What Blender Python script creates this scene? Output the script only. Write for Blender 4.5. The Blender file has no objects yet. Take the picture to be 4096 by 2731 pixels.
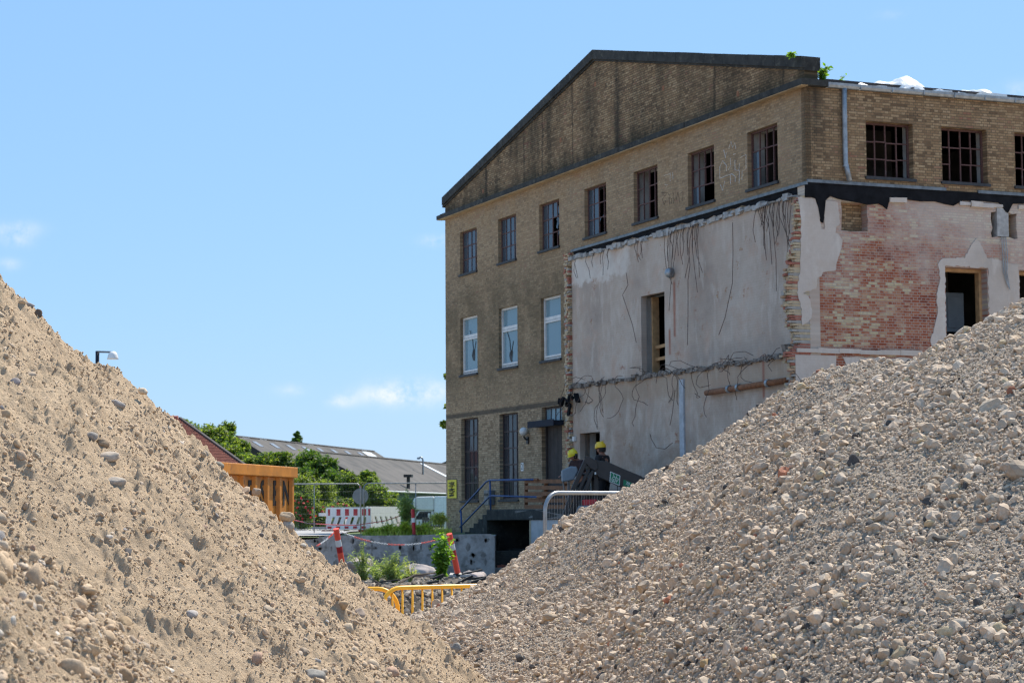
import bpy, bmesh, math, random
import numpy as np
from mathutils import Vector, Matrix, Euler
from mathutils.geometry import delaunay_2d_cdt
R_ = math.radians
random.seed(7); rng = np.random.default_rng(11)
SC = bpy.context.scene; COL = SC.collection

# ------------------------------------------------------------------ camera, sky, sun, exposure
F = 8452.28; PI_ = R_(4.736664); RO = R_(0.388773); TH = R_(22.744524); EZ = 1.75
c_, s_ = math.cos(PI_), math.sin(PI_); cr, sr = math.cos(RO), math.sin(RO)
FW = Vector((0, c_, s_)); r0 = Vector((1, 0, 0)); u0 = Vector((0, -s_, c_))
RT = r0*cr - u0*sr; UP = r0*sr + u0*cr
cam = bpy.data.cameras.new('camera'); co = bpy.data.objects.new('camera', cam); COL.objects.link(co)
co.matrix_world = Matrix(((RT.x, UP.x, -FW.x, 0), (RT.y, UP.y, -FW.y, 0), (RT.z, UP.z, -FW.z, EZ), (0, 0, 0, 1)))
cam.sensor_width = 36; cam.lens = F/4096*36; cam.clip_start = .1; cam.clip_end = 6000
cam.dof.use_dof = True; cam.dof.focus_distance = 11.0; cam.dof.aperture_fstop = 11.5
SC.camera = co
SUN_AZ, SUN_EL = 36.0, 56.0
sdir = Vector((math.cos(R_(SUN_EL))*math.sin(R_(SUN_AZ)), math.cos(R_(SUN_EL))*math.cos(R_(SUN_AZ)), math.sin(R_(SUN_EL))))
sl = bpy.data.lights.new('sun', 'SUN'); so = bpy.data.objects.new('sun', sl); COL.objects.link(so)
sl.energy = 5.0; sl.angle = R_(.5); sl.color = (1, .93, .81)
so.rotation_euler = sdir.to_track_quat('Z', 'Y').to_euler()
W = bpy.data.worlds.new('World'); SC.world = W; W.use_nodes = True
wn = W.node_tree; wn.nodes.clear()
def N(t, typ, **kw):
    n = t.nodes.new(typ)
    for k, v in kw.items():
        if k.startswith('i_'):
            key = k[2:]; key = int(key) if key.isdigit() else key.replace('_', ' ')
            n.inputs[key].default_value = v
        else: setattr(n, k, v)
    return n
def ray(px, py): return FW + RT*((px-2048)/F) + UP*((1365.5-py)/F)
sky = N(wn, 'ShaderNodeTexSky', sky_type='NISHITA', sun_disc=False, sun_elevation=R_(SUN_EL), sun_rotation=R_(SUN_AZ),
        altitude=0, air_density=1.0, dust_density=.3, ozone_density=2.2)
hsv = N(wn, 'ShaderNodeHueSaturation', i_Saturation=.9, i_Value=1.0); wn.links.new(sky.outputs[0], hsv.inputs['Color'])
skm = N(wn, 'ShaderNodeMix', data_type='RGBA', i_0=.70); wn.links.new(hsv.outputs[0], skm.inputs[6]); skm.inputs[7].default_value = (1.62, 3.45, 6.2, 1)
geo = N(wn, 'ShaderNodeTexCoord')
acc = None
noi = N(wn, 'ShaderNodeTexNoise', i_Scale=70.0, i_Detail=8.0, i_Roughness=.66); wn.links.new(geo.outputs['Generated'], noi.inputs['Vector'])
def M_(t, op, a, b=None, clamp=False):
    n = N(t, 'ShaderNodeMath', operation=op, use_clamp=clamp)
    for i, v in enumerate((a, b)):
        if v is None: continue
        if isinstance(v, (int, float)): n.inputs[i].default_value = v
        else: t.links.new(v, n.inputs[i])
    return n.outputs[0]
for px, py, wx, wy, am in [(70, 915, 78, 26, .45), (60, 955, 60, 30, .35), (1650, 1568, 165, 46, .7), (1560, 1580, 120, 30, .5), (1370, 1603, 55, 24, .5),
                           (1165, 1560, 60, 22, .25), (1745, 962, 55, 20, .45), (35, 1056, 45, 22, .28), (4085, 375, 70, 40, .3), (3560, 60, 60, 16, .12)]:
    d = ray(px, py).normalized(); sx = Vector((d.y, -d.x, 0)).normalized(); sy = Vector((0, 0, 1))
    sub = N(wn, 'ShaderNodeVectorMath', operation='SUBTRACT'); wn.links.new(geo.outputs['Generated'], sub.inputs[0]); sub.inputs[1].default_value = d
    q = []
    for ax, w in ((sx, wx), (sy, wy)):
        dt = N(wn, 'ShaderNodeVectorMath', operation='DOT_PRODUCT'); wn.links.new(sub.outputs[0], dt.inputs[0]); dt.inputs[1].default_value = ax*(F/w)
        q.append(M_(wn, 'POWER', M_(wn, 'ABSOLUTE', dt.outputs['Value']), 2.0))
    dd = N(wn, 'ShaderNodeVectorMath', operation='DOT_PRODUCT'); wn.links.new(geo.outputs['Generated'], dd.inputs[0]); dd.inputs[1].default_value = d
    front = M_(wn, 'GREATER_THAN', dd.outputs['Value'], .5)
    e = M_(wn, 'POWER', 2.718, M_(wn, 'MULTIPLY', M_(wn, 'ADD', q[0], q[1]), -1.0))
    e = M_(wn, 'MULTIPLY', M_(wn, 'MULTIPLY', e, am), front)
    acc = e if acc is None else M_(wn, 'ADD', acc, e)
nn = M_(wn, 'MULTIPLY', M_(wn, 'SUBTRACT', noi.outputs[0], .36), 4.2, True)
cl = M_(wn, 'MULTIPLY', acc, nn, True)
mixc = N(wn, 'ShaderNodeMix', data_type='RGBA'); wn.links.new(cl, mixc.inputs[0]); wn.links.new(skm.outputs[2], mixc.inputs[6]); mixc.inputs[7].default_value = (6.4, 6.5, 6.6, 1)
bg = N(wn, 'ShaderNodeBackground', i_Strength=.112); wn.links.new(mixc.outputs[2], bg.inputs[0])
wo = N(wn, 'ShaderNodeOutputWorld'); wn.links.new(bg.outputs[0], wo.inputs[0])
SC.view_settings.view_transform = 'Standard'; SC.view_settings.look = 'None'; SC.view_settings.gamma = 1; SC.view_settings.exposure = 0.54
SC.render.engine = 'CYCLES'; SC.cycles.filter_width = 1.15; SC.cycles.max_bounces = 7; SC.cycles.transparent_max_bounces = 12

# ------------------------------------------------------------------ helpers
B0 = Vector((7.06720, 50.0, 0)); EV = Vector((math.cos(TH), math.sin(TH), 0)); EU = Vector((-math.sin(TH), math.cos(TH), 0)); EYE = Vector((0, 0, EZ))
def P(px, py, Y):                        # point at depth Y seen at a place of the photo
    d = ray(px, py); return EYE + d*(Y/d.y)
def PZ(px, Y, z):                        # point at depth Y and height z under a column of the photo
    x = P(px, 1900, Y).x; return Vector((x, Y, z))
def G(px, py, x=0.0):                    # (u, z) on the gable plane of the factory
    d = ray(px, py); o = EYE-B0-EV*x; p = EYE+d*(-o.dot(EV)/d.dot(EV)); return (p-B0).dot(EU), p.z
def S(px, py, y=0.0):                    # (v, z) on the side plane of the factory
    d = ray(px, py); o = EYE-B0-EU*y; p = EYE+d*(-o.dot(EU)/d.dot(EU)); return (p-B0).dot(EV), p.z
class MB:
    def __init__(s): s.v = []; s.f = []; s.m = []
    def add(s, vs, fs, m=0):
        o = len(s.v); s.v += [tuple(v) for v in vs]; s.f += [tuple(i+o for i in f) for f in fs]; s.m += [m]*len(fs); return s
    def box(s, a, b, m=0, rot=None, jit=0):
        x0, y0, z0 = a; x1, y1, z1 = b
        vs = [Vector(p) for p in ((x0, y0, z0), (x1, y0, z0), (x1, y1, z0), (x0, y1, z0), (x0, y0, z1), (x1, y0, z1), (x1, y1, z1), (x0, y1, z1))]
        if jit: vs = [v+Vector((random.uniform(-jit, jit), random.uniform(-jit, jit), random.uniform(-jit, jit))) for v in vs]
        if rot is not None:
            c = sum(vs, Vector())/8; vs = [c+rot@(v-c) for v in vs]
        return s.add(vs, [(0, 3, 2, 1), (4, 5, 6, 7), (0, 1, 5, 4), (1, 2, 6, 5), (2, 3, 7, 6), (3, 0, 4, 7)], m)
    def tube(s, pts, r, m=0, n=8, cap=True, closed=False):
        pts = [Vector(p) for p in pts]; k = len(pts); rs = r if isinstance(r, (list, tuple)) else [r]*k
        vs = []; prev = None
        for i, p in enumerate(pts):
            a = pts[i-1] if (i > 0 or closed) else p; b = pts[(i+1) % k] if (i < k-1 or closed) else p
            t = (b-a).normalized() if (b-a).length > 1e-9 else Vector((0, 0, 1))
            if prev is None:
                x = t.cross(Vector((0, 0, 1)));
                if x.length < 1e-3: x = t.cross(Vector((1, 0, 0)))
            else: x = prev-t*prev.dot(t)
            x.normalize(); prev = x; y = t.cross(x)
            for j in range(n):
                an = 2*math.pi*j/n; vs.append(p+(x*math.cos(an)+y*math.sin(an))*rs[i])
        fs = []
        for i in range(k if closed else k-1):
            i2 = (i+1) % k
            for j in range(n): fs.append((i*n+j, i*n+(j+1) % n, i2*n+(j+1) % n, i2*n+j))
        if cap and not closed: fs += [tuple(range(n-1, -1, -1)), tuple(range((k-1)*n, k*n))]
        return s.add(vs, fs, m)
    def bar(s, a, b, w, h, m=0, up=Vector((0, 0, 1))):   # rectangular bar from a to b
        a = Vector(a); b = Vector(b); t = (b-a).normalized(); x = t.cross(up)
        if x.length < 1e-3: x = t.cross(Vector((1, 0, 0)))
        x.normalize(); y = x.cross(t)
        vs = [p+x*(w/2*i)+y*(h/2*j) for p in (a, b) for i, j in ((-1, -1), (1, -1), (1, 1), (-1, 1))]
        return s.add(vs, [(3, 2, 1, 0), (4, 5, 6, 7), (0, 1, 5, 4), (1, 2, 6, 5), (2, 3, 7, 6), (3, 0, 4, 7)], m)
    def prism(s, poly, f0, f1, m=0, mside=None):         # poly -> f0(p), f1(p): two faces and the rim
        n = len(poly); vs = [f0(p) for p in poly]+[f1(p) for p in poly]
        s.add(vs, [tuple(range(n))[::-1], tuple(range(n, 2*n))], m)
        o = len(s.v)-2*n; s.f += [(o+i, o+(i+1) % n, o+n+(i+1) % n, o+n+i) for i in range(n)]; s.m += [m if mside is None else mside]*n; return s
    def lathe(s, prof, c=(0, 0, 0), n=16, m=0):
        c = Vector(c); vs = []
        for r, z in prof:
            for j in range(n): a = 2*math.pi*j/n; vs.append(c+Vector((r*math.cos(a), r*math.sin(a), z)))
        fs = [(i*n+j, i*n+(j+1) % n, (i+1)*n+(j+1) % n, (i+1)*n+j) for i in range(len(prof)-1) for j in range(n)]
        return s.add(vs, fs, m)
    def build(s, name, mats, parent=None, smooth=False, bevel=0):
        me = bpy.data.meshes.new(name); me.from_pydata(s.v, [], s.f)
        for m in (mats if isinstance(mats, (list, tuple)) else [mats]): me.materials.append(m)
        me.polygons.foreach_set('material_index', s.m)
        if smooth: me.polygons.foreach_set('use_smooth', [True]*len(s.f))
        bm = bmesh.new(); bm.from_mesh(me); bmesh.ops.recalc_face_normals(bm, faces=bm.faces); bm.to_mesh(me); bm.free(); me.update()
        o = bpy.data.objects.new(name, me); COL.objects.link(o)
        if parent: o.parent = parent
        if bevel:
            b = o.modifiers.new('bevel', 'BEVEL'); b.width = bevel; b.segments = 2; b.limit_method = 'ANGLE'; b.angle_limit = R_(40)
        return o
def tag(o, label=None, cat=None, group=None, kind=None):
    if label: o['label'] = label
    if cat: o['category'] = cat
    if group: o['group'] = group
    if kind: o['kind'] = kind
    return o
def thing(name, label, cat, loc=(0, 0, 0), rz=0.0, group=None):
    o = bpy.data.objects.new(name, None); COL.objects.link(o); o.location = loc; o.rotation_euler = (0, 0, rz); o.empty_display_size = .2
    return tag(o, label, cat, group)
def copy_tree(o, parent=None):
    c = o.copy(); COL.objects.link(c)
    if parent: c.parent = parent
    for ch in list(o.children): copy_tree(ch, c)
    return c
def inpoly(x, y, poly):
    r = False; n = len(poly); j = n-1
    for i in range(n):
        xi, yi = poly[i]; xj, yj = poly[j]
        if (yi > y) != (yj > y) and x < (xj-xi)*(y-yi)/(yj-yi)+xi: r = not r
        j = i
    return r
def sheet(mb, outline, holes, pt, d0, d1, m=0, mside=None):   # polygon sheet with holes, pt(a, b, depth) -> xyz
    loops = [outline]+list(holes); vs = []; es = []
    for lp in loops:
        o = len(vs); n = len(lp); vs += [Vector(p) for p in lp]; es += [(o+i, o+(i+1) % n) for i in range(n)]
    r = delaunay_2d_cdt(vs, es, [], 0, 1e-6); V = r[0]; T = []
    for t in r[2]:
        cx = sum(V[i].x for i in t)/len(t); cy = sum(V[i].y for i in t)/len(t)
        if inpoly(cx, cy, outline) and not any(inpoly(cx, cy, h) for h in holes): T.append(tuple(t))
    n = len(V); mb.add([pt(v.x, v.y, d0) for v in V], T, m)
    for lp in loops:
        k = len(lp); mb.add([pt(a, b, d0) for a, b in lp]+[pt(a, b, d1) for a, b in lp], [(i, (i+1) % k, k+(i+1) % k, k+i) for i in range(k)], m if mside is None else mside)
gpt = lambda u, z, d: (d, u, z)          # gable plane: depth is local x
spt = lambda v, z, d: (v, d, z)          # side plane: depth is local y
def rect(a0, a1, b0, b1): return [(a0, b0), (a1, b0), (a1, b1), (a0, b1)]
def ragged(p0, p1, n, amp):
    out = []
    for i in range(n):
        t = i/n; out.append((p0[0]+(p1[0]-p0[0])*t+(random.uniform(-amp, amp) if 0 < i else 0), p0[1]+(p1[1]-p0[1])*t+(random.uniform(-amp, amp) if 0 < i else 0)))
    return out
def poly_rag(pts, step, amp):
    out = []
    for i in range(len(pts)):
        a = pts[i]; b = pts[(i+1) % len(pts)]; n = max(1, int(math.dist(a, b)/step)); out += ragged(a, b, n, amp)
    return out
def text(s, name, mat, parent, M, size, ext=.004, align='CENTER', sx=1.0, bold=0.0):
    c = bpy.data.curves.new(name, 'FONT'); c.body = s; c.size = size; c.extrude = ext; c.align_x = align; c.align_y = 'CENTER'; c.offset = bold; c.resolution_u = 3
    tmp = bpy.data.objects.new(name, c); COL.objects.link(tmp); bpy.context.view_layer.update()
    me = bpy.data.meshes.new_from_object(tmp.evaluated_get(bpy.context.evaluated_depsgraph_get())); bpy.data.objects.remove(tmp); bpy.data.curves.remove(c)
    me.name = name; me.materials.clear(); me.materials.append(mat)
    o = bpy.data.objects.new(name, me); COL.objects.link(o); o.matrix_local = M@Matrix.Diagonal((sx, 1, 1, 1)); o.parent = parent; return o
def frameM(o, x, y):                     # matrix with given origin, x and y axes
    x = Vector(x).normalized(); y = Vector(y); y = (y-x*y.dot(x)).normalized(); z = x.cross(y)
    return Matrix(((x.x, y.x, z.x, o[0]), (x.y, y.y, z.y, o[1]), (x.z, y.z, z.z, o[2]), (0, 0, 0, 1)))

# ------------------------------------------------------------------ materials
def srgb(r, g, b): return tuple(((x/255)/12.92 if x/255 <= .04045 else ((x/255+.055)/1.055)**2.4) for x in (r, g, b))+(1,)
def newmat(name):
    m = bpy.data.materials.new(name); m.use_nodes = True; t = m.node_tree; t.nodes.clear()
    b = N(t, 'ShaderNodeBsdfPrincipled'); o = N(t, 'ShaderNodeOutputMaterial'); t.links.new(b.outputs[0], o.inputs[0]); return m, t, b
def ramp(t, fac, stops, interp='LINEAR'):
    r = N(t, 'ShaderNodeValToRGB'); cr_ = r.color_ramp; cr_.interpolation = interp
    while len(cr_.elements) < len(stops): cr_.elements.new(.5)
    for e, (p, c) in zip(cr_.elements, stops): e.position = p; e.color = c if len(c) == 4 else (*c, 1)
    if fac is not None: t.links.new(fac, r.inputs[0])
    return r.outputs[0]
def mix(t, f, a, b, mode='MIX'):
    n = N(t, 'ShaderNodeMix', data_type='RGBA', blend_type=mode)
    for i, v in ((0, f), (6, a), (7, b)):
        if isinstance(v, (int, float)): n.inputs[i].default_value = v
        elif isinstance(v, tuple): n.inputs[i].default_value = v if len(v) == 4 else (*v, 1)
        else: t.links.new(v, n.inputs[i])
    return n.outputs[2]
def noise(t, vec, scale, detail=4, rough=.6, dist=0.0):
    n = N(t, 'ShaderNodeTexNoise', i_Scale=scale, i_Detail=detail, i_Roughness=rough, i_Distortion=dist)
    if vec is not None: t.links.new(vec, n.inputs['Vector'])
    return n.outputs[0]
def bumpn(t, b, h, strength=.4, dist=.01):
    n = N(t, 'ShaderNodeBump', i_Strength=strength, i_Distance=dist); t.links.new(h, n.inputs['Height']); t.links.new(n.outputs[0], b.inputs['Normal'])
def plain(name, col, rough=.6, metal=0.0, var=.25, scale=6.0, dirt=None, bump=0.0, spec=.5):
    m, t, b = newmat(name); tc = N(t, 'ShaderNodeTexCoord').outputs['Object']
    nz = noise(t, tc, scale, 6, .65)
    d = tuple(x*(1-var) for x in col[:3]); l = tuple(min(1, x*(1+var)) for x in col[:3])
    c = ramp(t, nz, [(.3, d), (.7, l)])
    if dirt: c = mix(t, ramp(t, noise(t, tc, dirt[1], 8, .7), [(dirt[2], (0, 0, 0)), (min(.99, dirt[2]+.12), (1, 1, 1))]), c, dirt[0])
    t.links.new(c, b.inputs['Base Color']); b.inputs['Roughness'].default_value = rough; b.inputs['Metallic'].default_value = metal
    b.inputs['Specular IOR Level'].default_value = spec
    if bump: bumpn(t, b, noise(t, tc, scale*6, 5, .7), bump, .01)
    return m
def stone_mat(name, sc=70):
    m, t, b = newmat(name); a = N(t, 'ShaderNodeAttribute', attribute_name='Col').outputs['Color']; tc = N(t, 'ShaderNodeTexCoord').outputs['Object']
    n1 = noise(t, tc, sc, 5, .7)
    t.links.new(mix(t, 1.0, a, ramp(t, n1, [(.3, (.72, .71, .70)), (.7, (1.12, 1.1, 1.08))]), 'MULTIPLY'), b.inputs['Base Color'])
    b.inputs['Roughness'].default_value = .9; b.inputs['Specular IOR Level'].default_value = .25
    bumpn(t, b, noise(t, tc, sc*3.5, 4, .7), .55, .004); return m
def brick_mat(name, plane, stops, mortar, kind='gable', bw=.24, rh=.0667, msize=.008):
    m, t, b = newmat(name); tc = N(t, 'ShaderNodeTexCoord').outputs['Object']; sp = N(t, 'ShaderNodeSeparateXYZ'); t.links.new(tc, sp.inputs[0])
    cb = N(t, 'ShaderNodeCombineXYZ'); t.links.new(sp.outputs['Y' if plane == 'g' else 'X'], cb.inputs[0]); t.links.new(sp.outputs['Z'], cb.inputs[1])
    A = sp.outputs['Y' if plane == 'g' else 'X']; Z = sp.outputs['Z']
    wob = N(t, 'ShaderNodeVectorMath', operation='SCALE', i_Scale=.010); nv = N(t, 'ShaderNodeTexNoise', i_Scale=3.0, i_Detail=3.0); t.links.new(tc, nv.inputs['Vector']); t.links.new(nv.outputs['Color'], wob.inputs[0])
    vv = N(t, 'ShaderNodeVectorMath', operation='ADD'); t.links.new(cb.outputs[0], vv.inputs[0]); t.links.new(wob.outputs[0], vv.inputs[1]); vec = vv.outputs[0]
    br = N(t, 'ShaderNodeTexBrick', offset=.5, offset_frequency=2, squash=.5, squash_frequency=2, i_Scale=1.0, i_Mortar_Size=msize, i_Mortar_Smooth=.25, i_Bias=0.0, i_Brick_Width=bw, i_Row_Height=rh)
    br.inputs['Color1'].default_value = (0, 0, 0, 1); br.inputs['Color2'].default_value = (1, 1, 1, 1); br.inputs['Mortar'].default_value = (.5, .5, .5, 1)
    t.links.new(vec, br.inputs['Vector'])
    pn = noise(t, cb.outputs[0], .55, 5, .6); pf = noise(t, cb.outputs[0], 14, 4, .7)
    if kind == 'party':
        mp_ = N(t, 'ShaderNodeMapping'); mp_.inputs['Scale'].default_value = (.45, 2.4, 1); t.links.new(cb.outputs[0], mp_.inputs[0]); pn = noise(t, mp_.outputs[0], .9, 5, .6)
    ka, kb = (.50, 1.9) if kind == 'party' else (.8, .8)
    f = M_(t, 'ADD', M_(t, 'ADD', M_(t, 'MULTIPLY', br.outputs['Color'], ka), .5-ka*.5-(.12 if kind == 'party' else -.1+.0)) if kind == 'party' else M_(t, 'MULTIPLY', br.outputs['Color'], ka), M_(t, 'MULTIPLY', M_(t, 'SUBTRACT', pn, .5), kb), True)
    c = ramp(t, f, stops); c = mix(t, 1.0, c, ramp(t, pf, [(.25, (.72, .72, .72)), (.75, (1.2, 1.2, 1.2))]), 'MULTIPLY')
    mo = mix(t, noise(t, cb.outputs[0], .8, 5, .65), mortar[0], mortar[1])
    mfade = ramp(t, noise(t, cb.outputs[0], .35, 4, .6), [(.38, (.55, .55, .55)), (.6, (1, 1, 1))])
    mf = M_(t, 'MULTIPLY', br.outputs['Fac'], mfade)
    c = mix(t, mf, c, mo)
    def zband(z0, z1): return M_(t, 'MULTIPLY', M_(t, 'SUBTRACT', Z, z0), 1/(z1-z0), True)
    if kind == 'gable':
        # soot and lichen stains with shapes of their own, plus painted bounce light
        ws = noise(t, cb.outputs[0], .9, 6, .65)
        mid = M_(t, 'MULTIPLY', M_(t, 'MULTIPLY', zband(5.2, 6.4), M_(t, 'SUBTRACT', 1.0, zband(9.0, 10.4))), ramp(t, ws, [(.28, (0, 0, 0)), (.58, (1, 1, 1))]))
        c = mix(t, M_(t, 'MULTIPLY', mid, .5), c, (.055, .047, .027, 1))
        ora = M_(t, 'MULTIPLY', zband(10.8, 11.9), ramp(t, noise(t, cb.outputs[0], 1.3, 5, .6), [(.4, (0, 0, 0)), (.65, (1, 1, 1))])); c = mix(t, M_(t, 'MULTIPLY', ora, .35), c, (.30, .155, .05, 1))  # orange bounce light below the cornice, put into the brick colour
        line = M_(t, 'MULTIPLY', zband(5.06, 5.10), M_(t, 'SUBTRACT', 1.0, zband(5.20, 5.26))); c = mix(t, M_(t, 'MULTIPLY', line, M_(t, 'MULTIPLY', M_(t, 'GREATER_THAN', A, 13.7), .75)), c, (.05, .045, .04, 1))
    if kind == 'ped':
        mp = N(t, 'ShaderNodeMapping'); mp.inputs['Scale'].default_value = (1.25, .42, 1); t.links.new(cb.outputs[0], mp.inputs[0]); ws = noise(t, mp.outputs[0], .75, 8, .66); dk = ramp(t, ws, [(.42, (0, 0, 0)), (.70, (1, 1, 1))])
        c = mix(t, M_(t, 'MULTIPLY', dk, .78), c, (.026, .024, .018, 1))
        st = None
        for u, w in ((20.4, .16), (17.2, .10), (15.75, .09), (13.5, .07), (10.4, .22), (4.55, .13), (1.0, .1)):
            wobu = M_(t, 'ADD', A, M_(t, 'MULTIPLY', M_(t, 'SUBTRACT', noise(t, cb.outputs[0], 2.0, 4, .6), .5), .35))
            g = M_(t, 'SUBTRACT', 1.0, M_(t, 'MULTIPLY', M_(t, 'ABSOLUTE', M_(t, 'SUBTRACT', wobu, u)), 1/w), True); st = g if st is None else M_(t, 'MAXIMUM', st, g)
        c = mix(t, M_(t, 'MULTIPLY', st, .72), c, (.022, .021, .018, 1))
        low = M_(t, 'SUBTRACT', 1.0, zband(12.1, 12.75)); c = mix(t, M_(t, 'MULTIPLY', low, ramp(t, ws, [(.3, (.25, .25, .25)), (.6, (.85, .85, .85))])), c, (.030, .030, .020, 1))
    if kind == 'side':
        cn = M_(t, 'MULTIPLY', M_(t, 'SUBTRACT', 1.0, M_(t, 'MULTIPLY', M_(t, 'ABSOLUTE', M_(t, 'SUBTRACT', A, .28)), 3.0), True), zband(9.9, 11.7)); c = mix(t, M_(t, 'MULTIPLY', cn, .8), c, (.03, .027, .022, 1))
        blk = ramp(t, noise(t, cb.outputs[0], 1.6, 7, .7), [(.52, (0, 0, 0)), (.68, (1, 1, 1))]); c = mix(t, M_(t, 'MULTIPLY', M_(t, 'MULTIPLY', blk, mf), .9), c, (.02, .018, .015, 1))
    if kind == 'party':
        wn_ = noise(t, cb.outputs[0], .8, 8, .72, .3); zz = M_(t, 'ADD', M_(t, 'ADD', wn_, M_(t, 'MULTIPLY', M_(t, 'SUBTRACT', Z, 7.5), .12)), M_(t, 'MULTIPLY', M_(t, 'ABSOLUTE', M_(t, 'SUBTRACT', A, 1.9)), .045))
        ww = ramp(t, zz, [(.50, (0, 0, 0)), (.82, (1, 1, 1))]); c = mix(t, M_(t, 'MULTIPLY', ww, .74), c, (.56, .485, .42, 1))
        c = mix(t, M_(t, 'MULTIPLY', br.outputs['Fac'], .45), c, (.34, .27, .23, 1))
        du = ramp(t, noise(t, cb.outputs[0], 2.2, 8, .75), [(.50, (0, 0, 0)), (.7, (1, 1, 1))]); c = mix(t, M_(t, 'MULTIPLY', du, .6), c, (.50, .38, .28, 1))
    t.links.new(c, b.inputs['Base Color']); b.inputs['Roughness'].default_value = .95; b.inputs['Specular IOR Level'].default_value = .2
    h = M_(t, 'SUBTRACT', M_(t, 'MULTIPLY', pf, .5), br.outputs['Fac']); bumpn(t, b, h, .5, .012); return m
def plaster_mat(name, plane, base, dark, light, ghost=.12, patch=.5):
    m, t, b = newmat(name); tc = N(t, 'ShaderNodeTexCoord').outputs['Object']; sp = N(t, 'ShaderNodeSeparateXYZ'); t.links.new(tc, sp.inputs[0])
    cb = N(t, 'ShaderNodeCombineXYZ'); t.links.new(sp.outputs['Y' if plane == 'g' else 'X'], cb.inputs[0]); t.links.new(sp.outputs['Z'], cb.inputs[1]); v = cb.outputs[0]
    c = ramp(t, noise(t, v, .45, 7, .62), [(.3, dark), (.5, base), (.72, light)])
    mp = N(t, 'ShaderNodeMapping'); mp.inputs['Scale'].default_value = (2.2, .55, 1); t.links.new(v, mp.inputs[0])
    c = mix(t, ramp(t, noise(t, mp.outputs[0], 1.4, 6, .65), [(.52, (0, 0, 0)), (.62, (.55, .55, .55))]), c, light)
    br = N(t, 'ShaderNodeTexBrick', offset=.5, offset_frequency=2, squash=.5, squash_frequency=2, i_Scale=1.0, i_Mortar_Size=.009, i_Mortar_Smooth=.4, i_Brick_Width=.24, i_Row_Height=.0667); t.links.new(v, br.inputs['Vector'])
    br.inputs['Color1'].default_value = (0, 0, 0, 1); br.inputs['Color2'].default_value = (1, 1, 1, 1)
    c = mix(t, M_(t, 'MULTIPLY', br.outputs['Fac'], ghost), c, tuple(x*.6 for x in base[:3])+(1,))
    sp_ = noise(t, v, 1.7, 8, .75); spm = ramp(t, sp_, [(.605 if plane == 'g' else .66, (0, 0, 0)), (.64 if plane == 'g' else .70, (1, 1, 1))])
    red = ramp(t, br.outputs['Color'], [(.0, (.27, .085, .05)), (.5, (.38, .22, .13)), (1, (.42, .31, .17))])
    c = mix(t, M_(t, 'MULTIPLY', spm, patch), c, red)
    if plane == 'g':
        Y_ = sp.outputs['Y']; Z_ = sp.outputs['Z']; wv = M_(t, 'MULTIPLY', M_(t, 'SUBTRACT', noise(t, v, 2.2, 7, .7), .5), .9)
        def box_(a, lo_, hi_, k): return M_(t, 'MULTIPLY', M_(t, 'MULTIPLY', M_(t, 'SUBTRACT', M_(t, 'ADD', a, wv), lo_), k, True), M_(t, 'MULTIPLY', M_(t, 'SUBTRACT', hi_, M_(t, 'ADD', a, wv)), k, True))
        c = mix(t, M_(t, 'MULTIPLY', M_(t, 'MULTIPLY', box_(Z_, 8.5, 9.6, 9.0), box_(Y_, 9.6, 14.5, 5.0)), .75), c, (.70, .64, .58, 1))
        c = mix(t, M_(t, 'MULTIPLY', M_(t, 'MULTIPLY', box_(Z_, 4.75, 5.7, 3.5), box_(Y_, .2, 14.5, 3.0)), .45), c, (.40, .28, .175, 1))
        c = mix(t, M_(t, 'MULTIPLY', M_(t, 'MULTIPLY', box_(Z_, 5.4, 6.3, 2.0), box_(Y_, .0, 6.5, 2.0)), .5), c, (.26, .225, .20, 1))
        for yy_, zz_, hy_, hz_ in ((6.95, 7.6, .11, .45), (6.95, 6.9, .10, .5), (7.25, 6.4, .09, .35), (.75, 6.8, .12, .5), (10.2, 5.9, .25, .12), (2.2, 5.15, .1, .6), (6.6, 4.6, .1, .8)):
            c = mix(t, M_(t, 'MULTIPLY', M_(t, 'MULTIPLY', box_(Z_, zz_-hz_, zz_+hz_, 8.0), M_(t, 'SUBTRACT', 1.0, M_(t, 'MULTIPLY', M_(t, 'ABSOLUTE', M_(t, 'SUBTRACT', Y_, yy_)), 1/hy_), True)), 1.2, True), c, (.34, .15, .105, 1))
    pk = ramp(t, noise(t, v, 1.1, 9, .72, .4), [(.50, (0, 0, 0)), (.68, (.6, .6, .6))]); c = mix(t, pk, c, tuple(x*k for x, k in zip(base[:3], (1.02, .82, .74) if plane == 'g' else (.95, .88, .80))))
    lo = M_(t, 'SUBTRACT', 1.0, M_(t, 'MULTIPLY', M_(t, 'SUBTRACT', sp.outputs['Z'], 3.6), .55), True); dm = ramp(t, noise(t, v, .9, 9, .75, .5), [(.40, (0, 0, 0)), (.62, (1, 1, 1))])
    c = mix(t, M_(t, 'MULTIPLY', dm, M_(t, 'ADD', M_(t, 'MULTIPLY', lo, .55), .26)), c, tuple(x*k for x, k in zip(base[:3], (.60, .52, .46))))
    sc = ramp(t, noise(t, mp.outputs[0], 6.0, 9, .8), [(.60, (0, 0, 0)), (.66, (.8, .8, .8))]); c = mix(t, M_(t, 'MULTIPLY', sc, .35), c, light)
    t.links.new(c, b.inputs['Base Color']); b.inputs['Roughness'].default_value = .93; b.inputs['Specular IOR Level'].default_value = .2
    bumpn(t, b, noise(t, v, 9, 8, .7), .35, .02); return m
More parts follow.
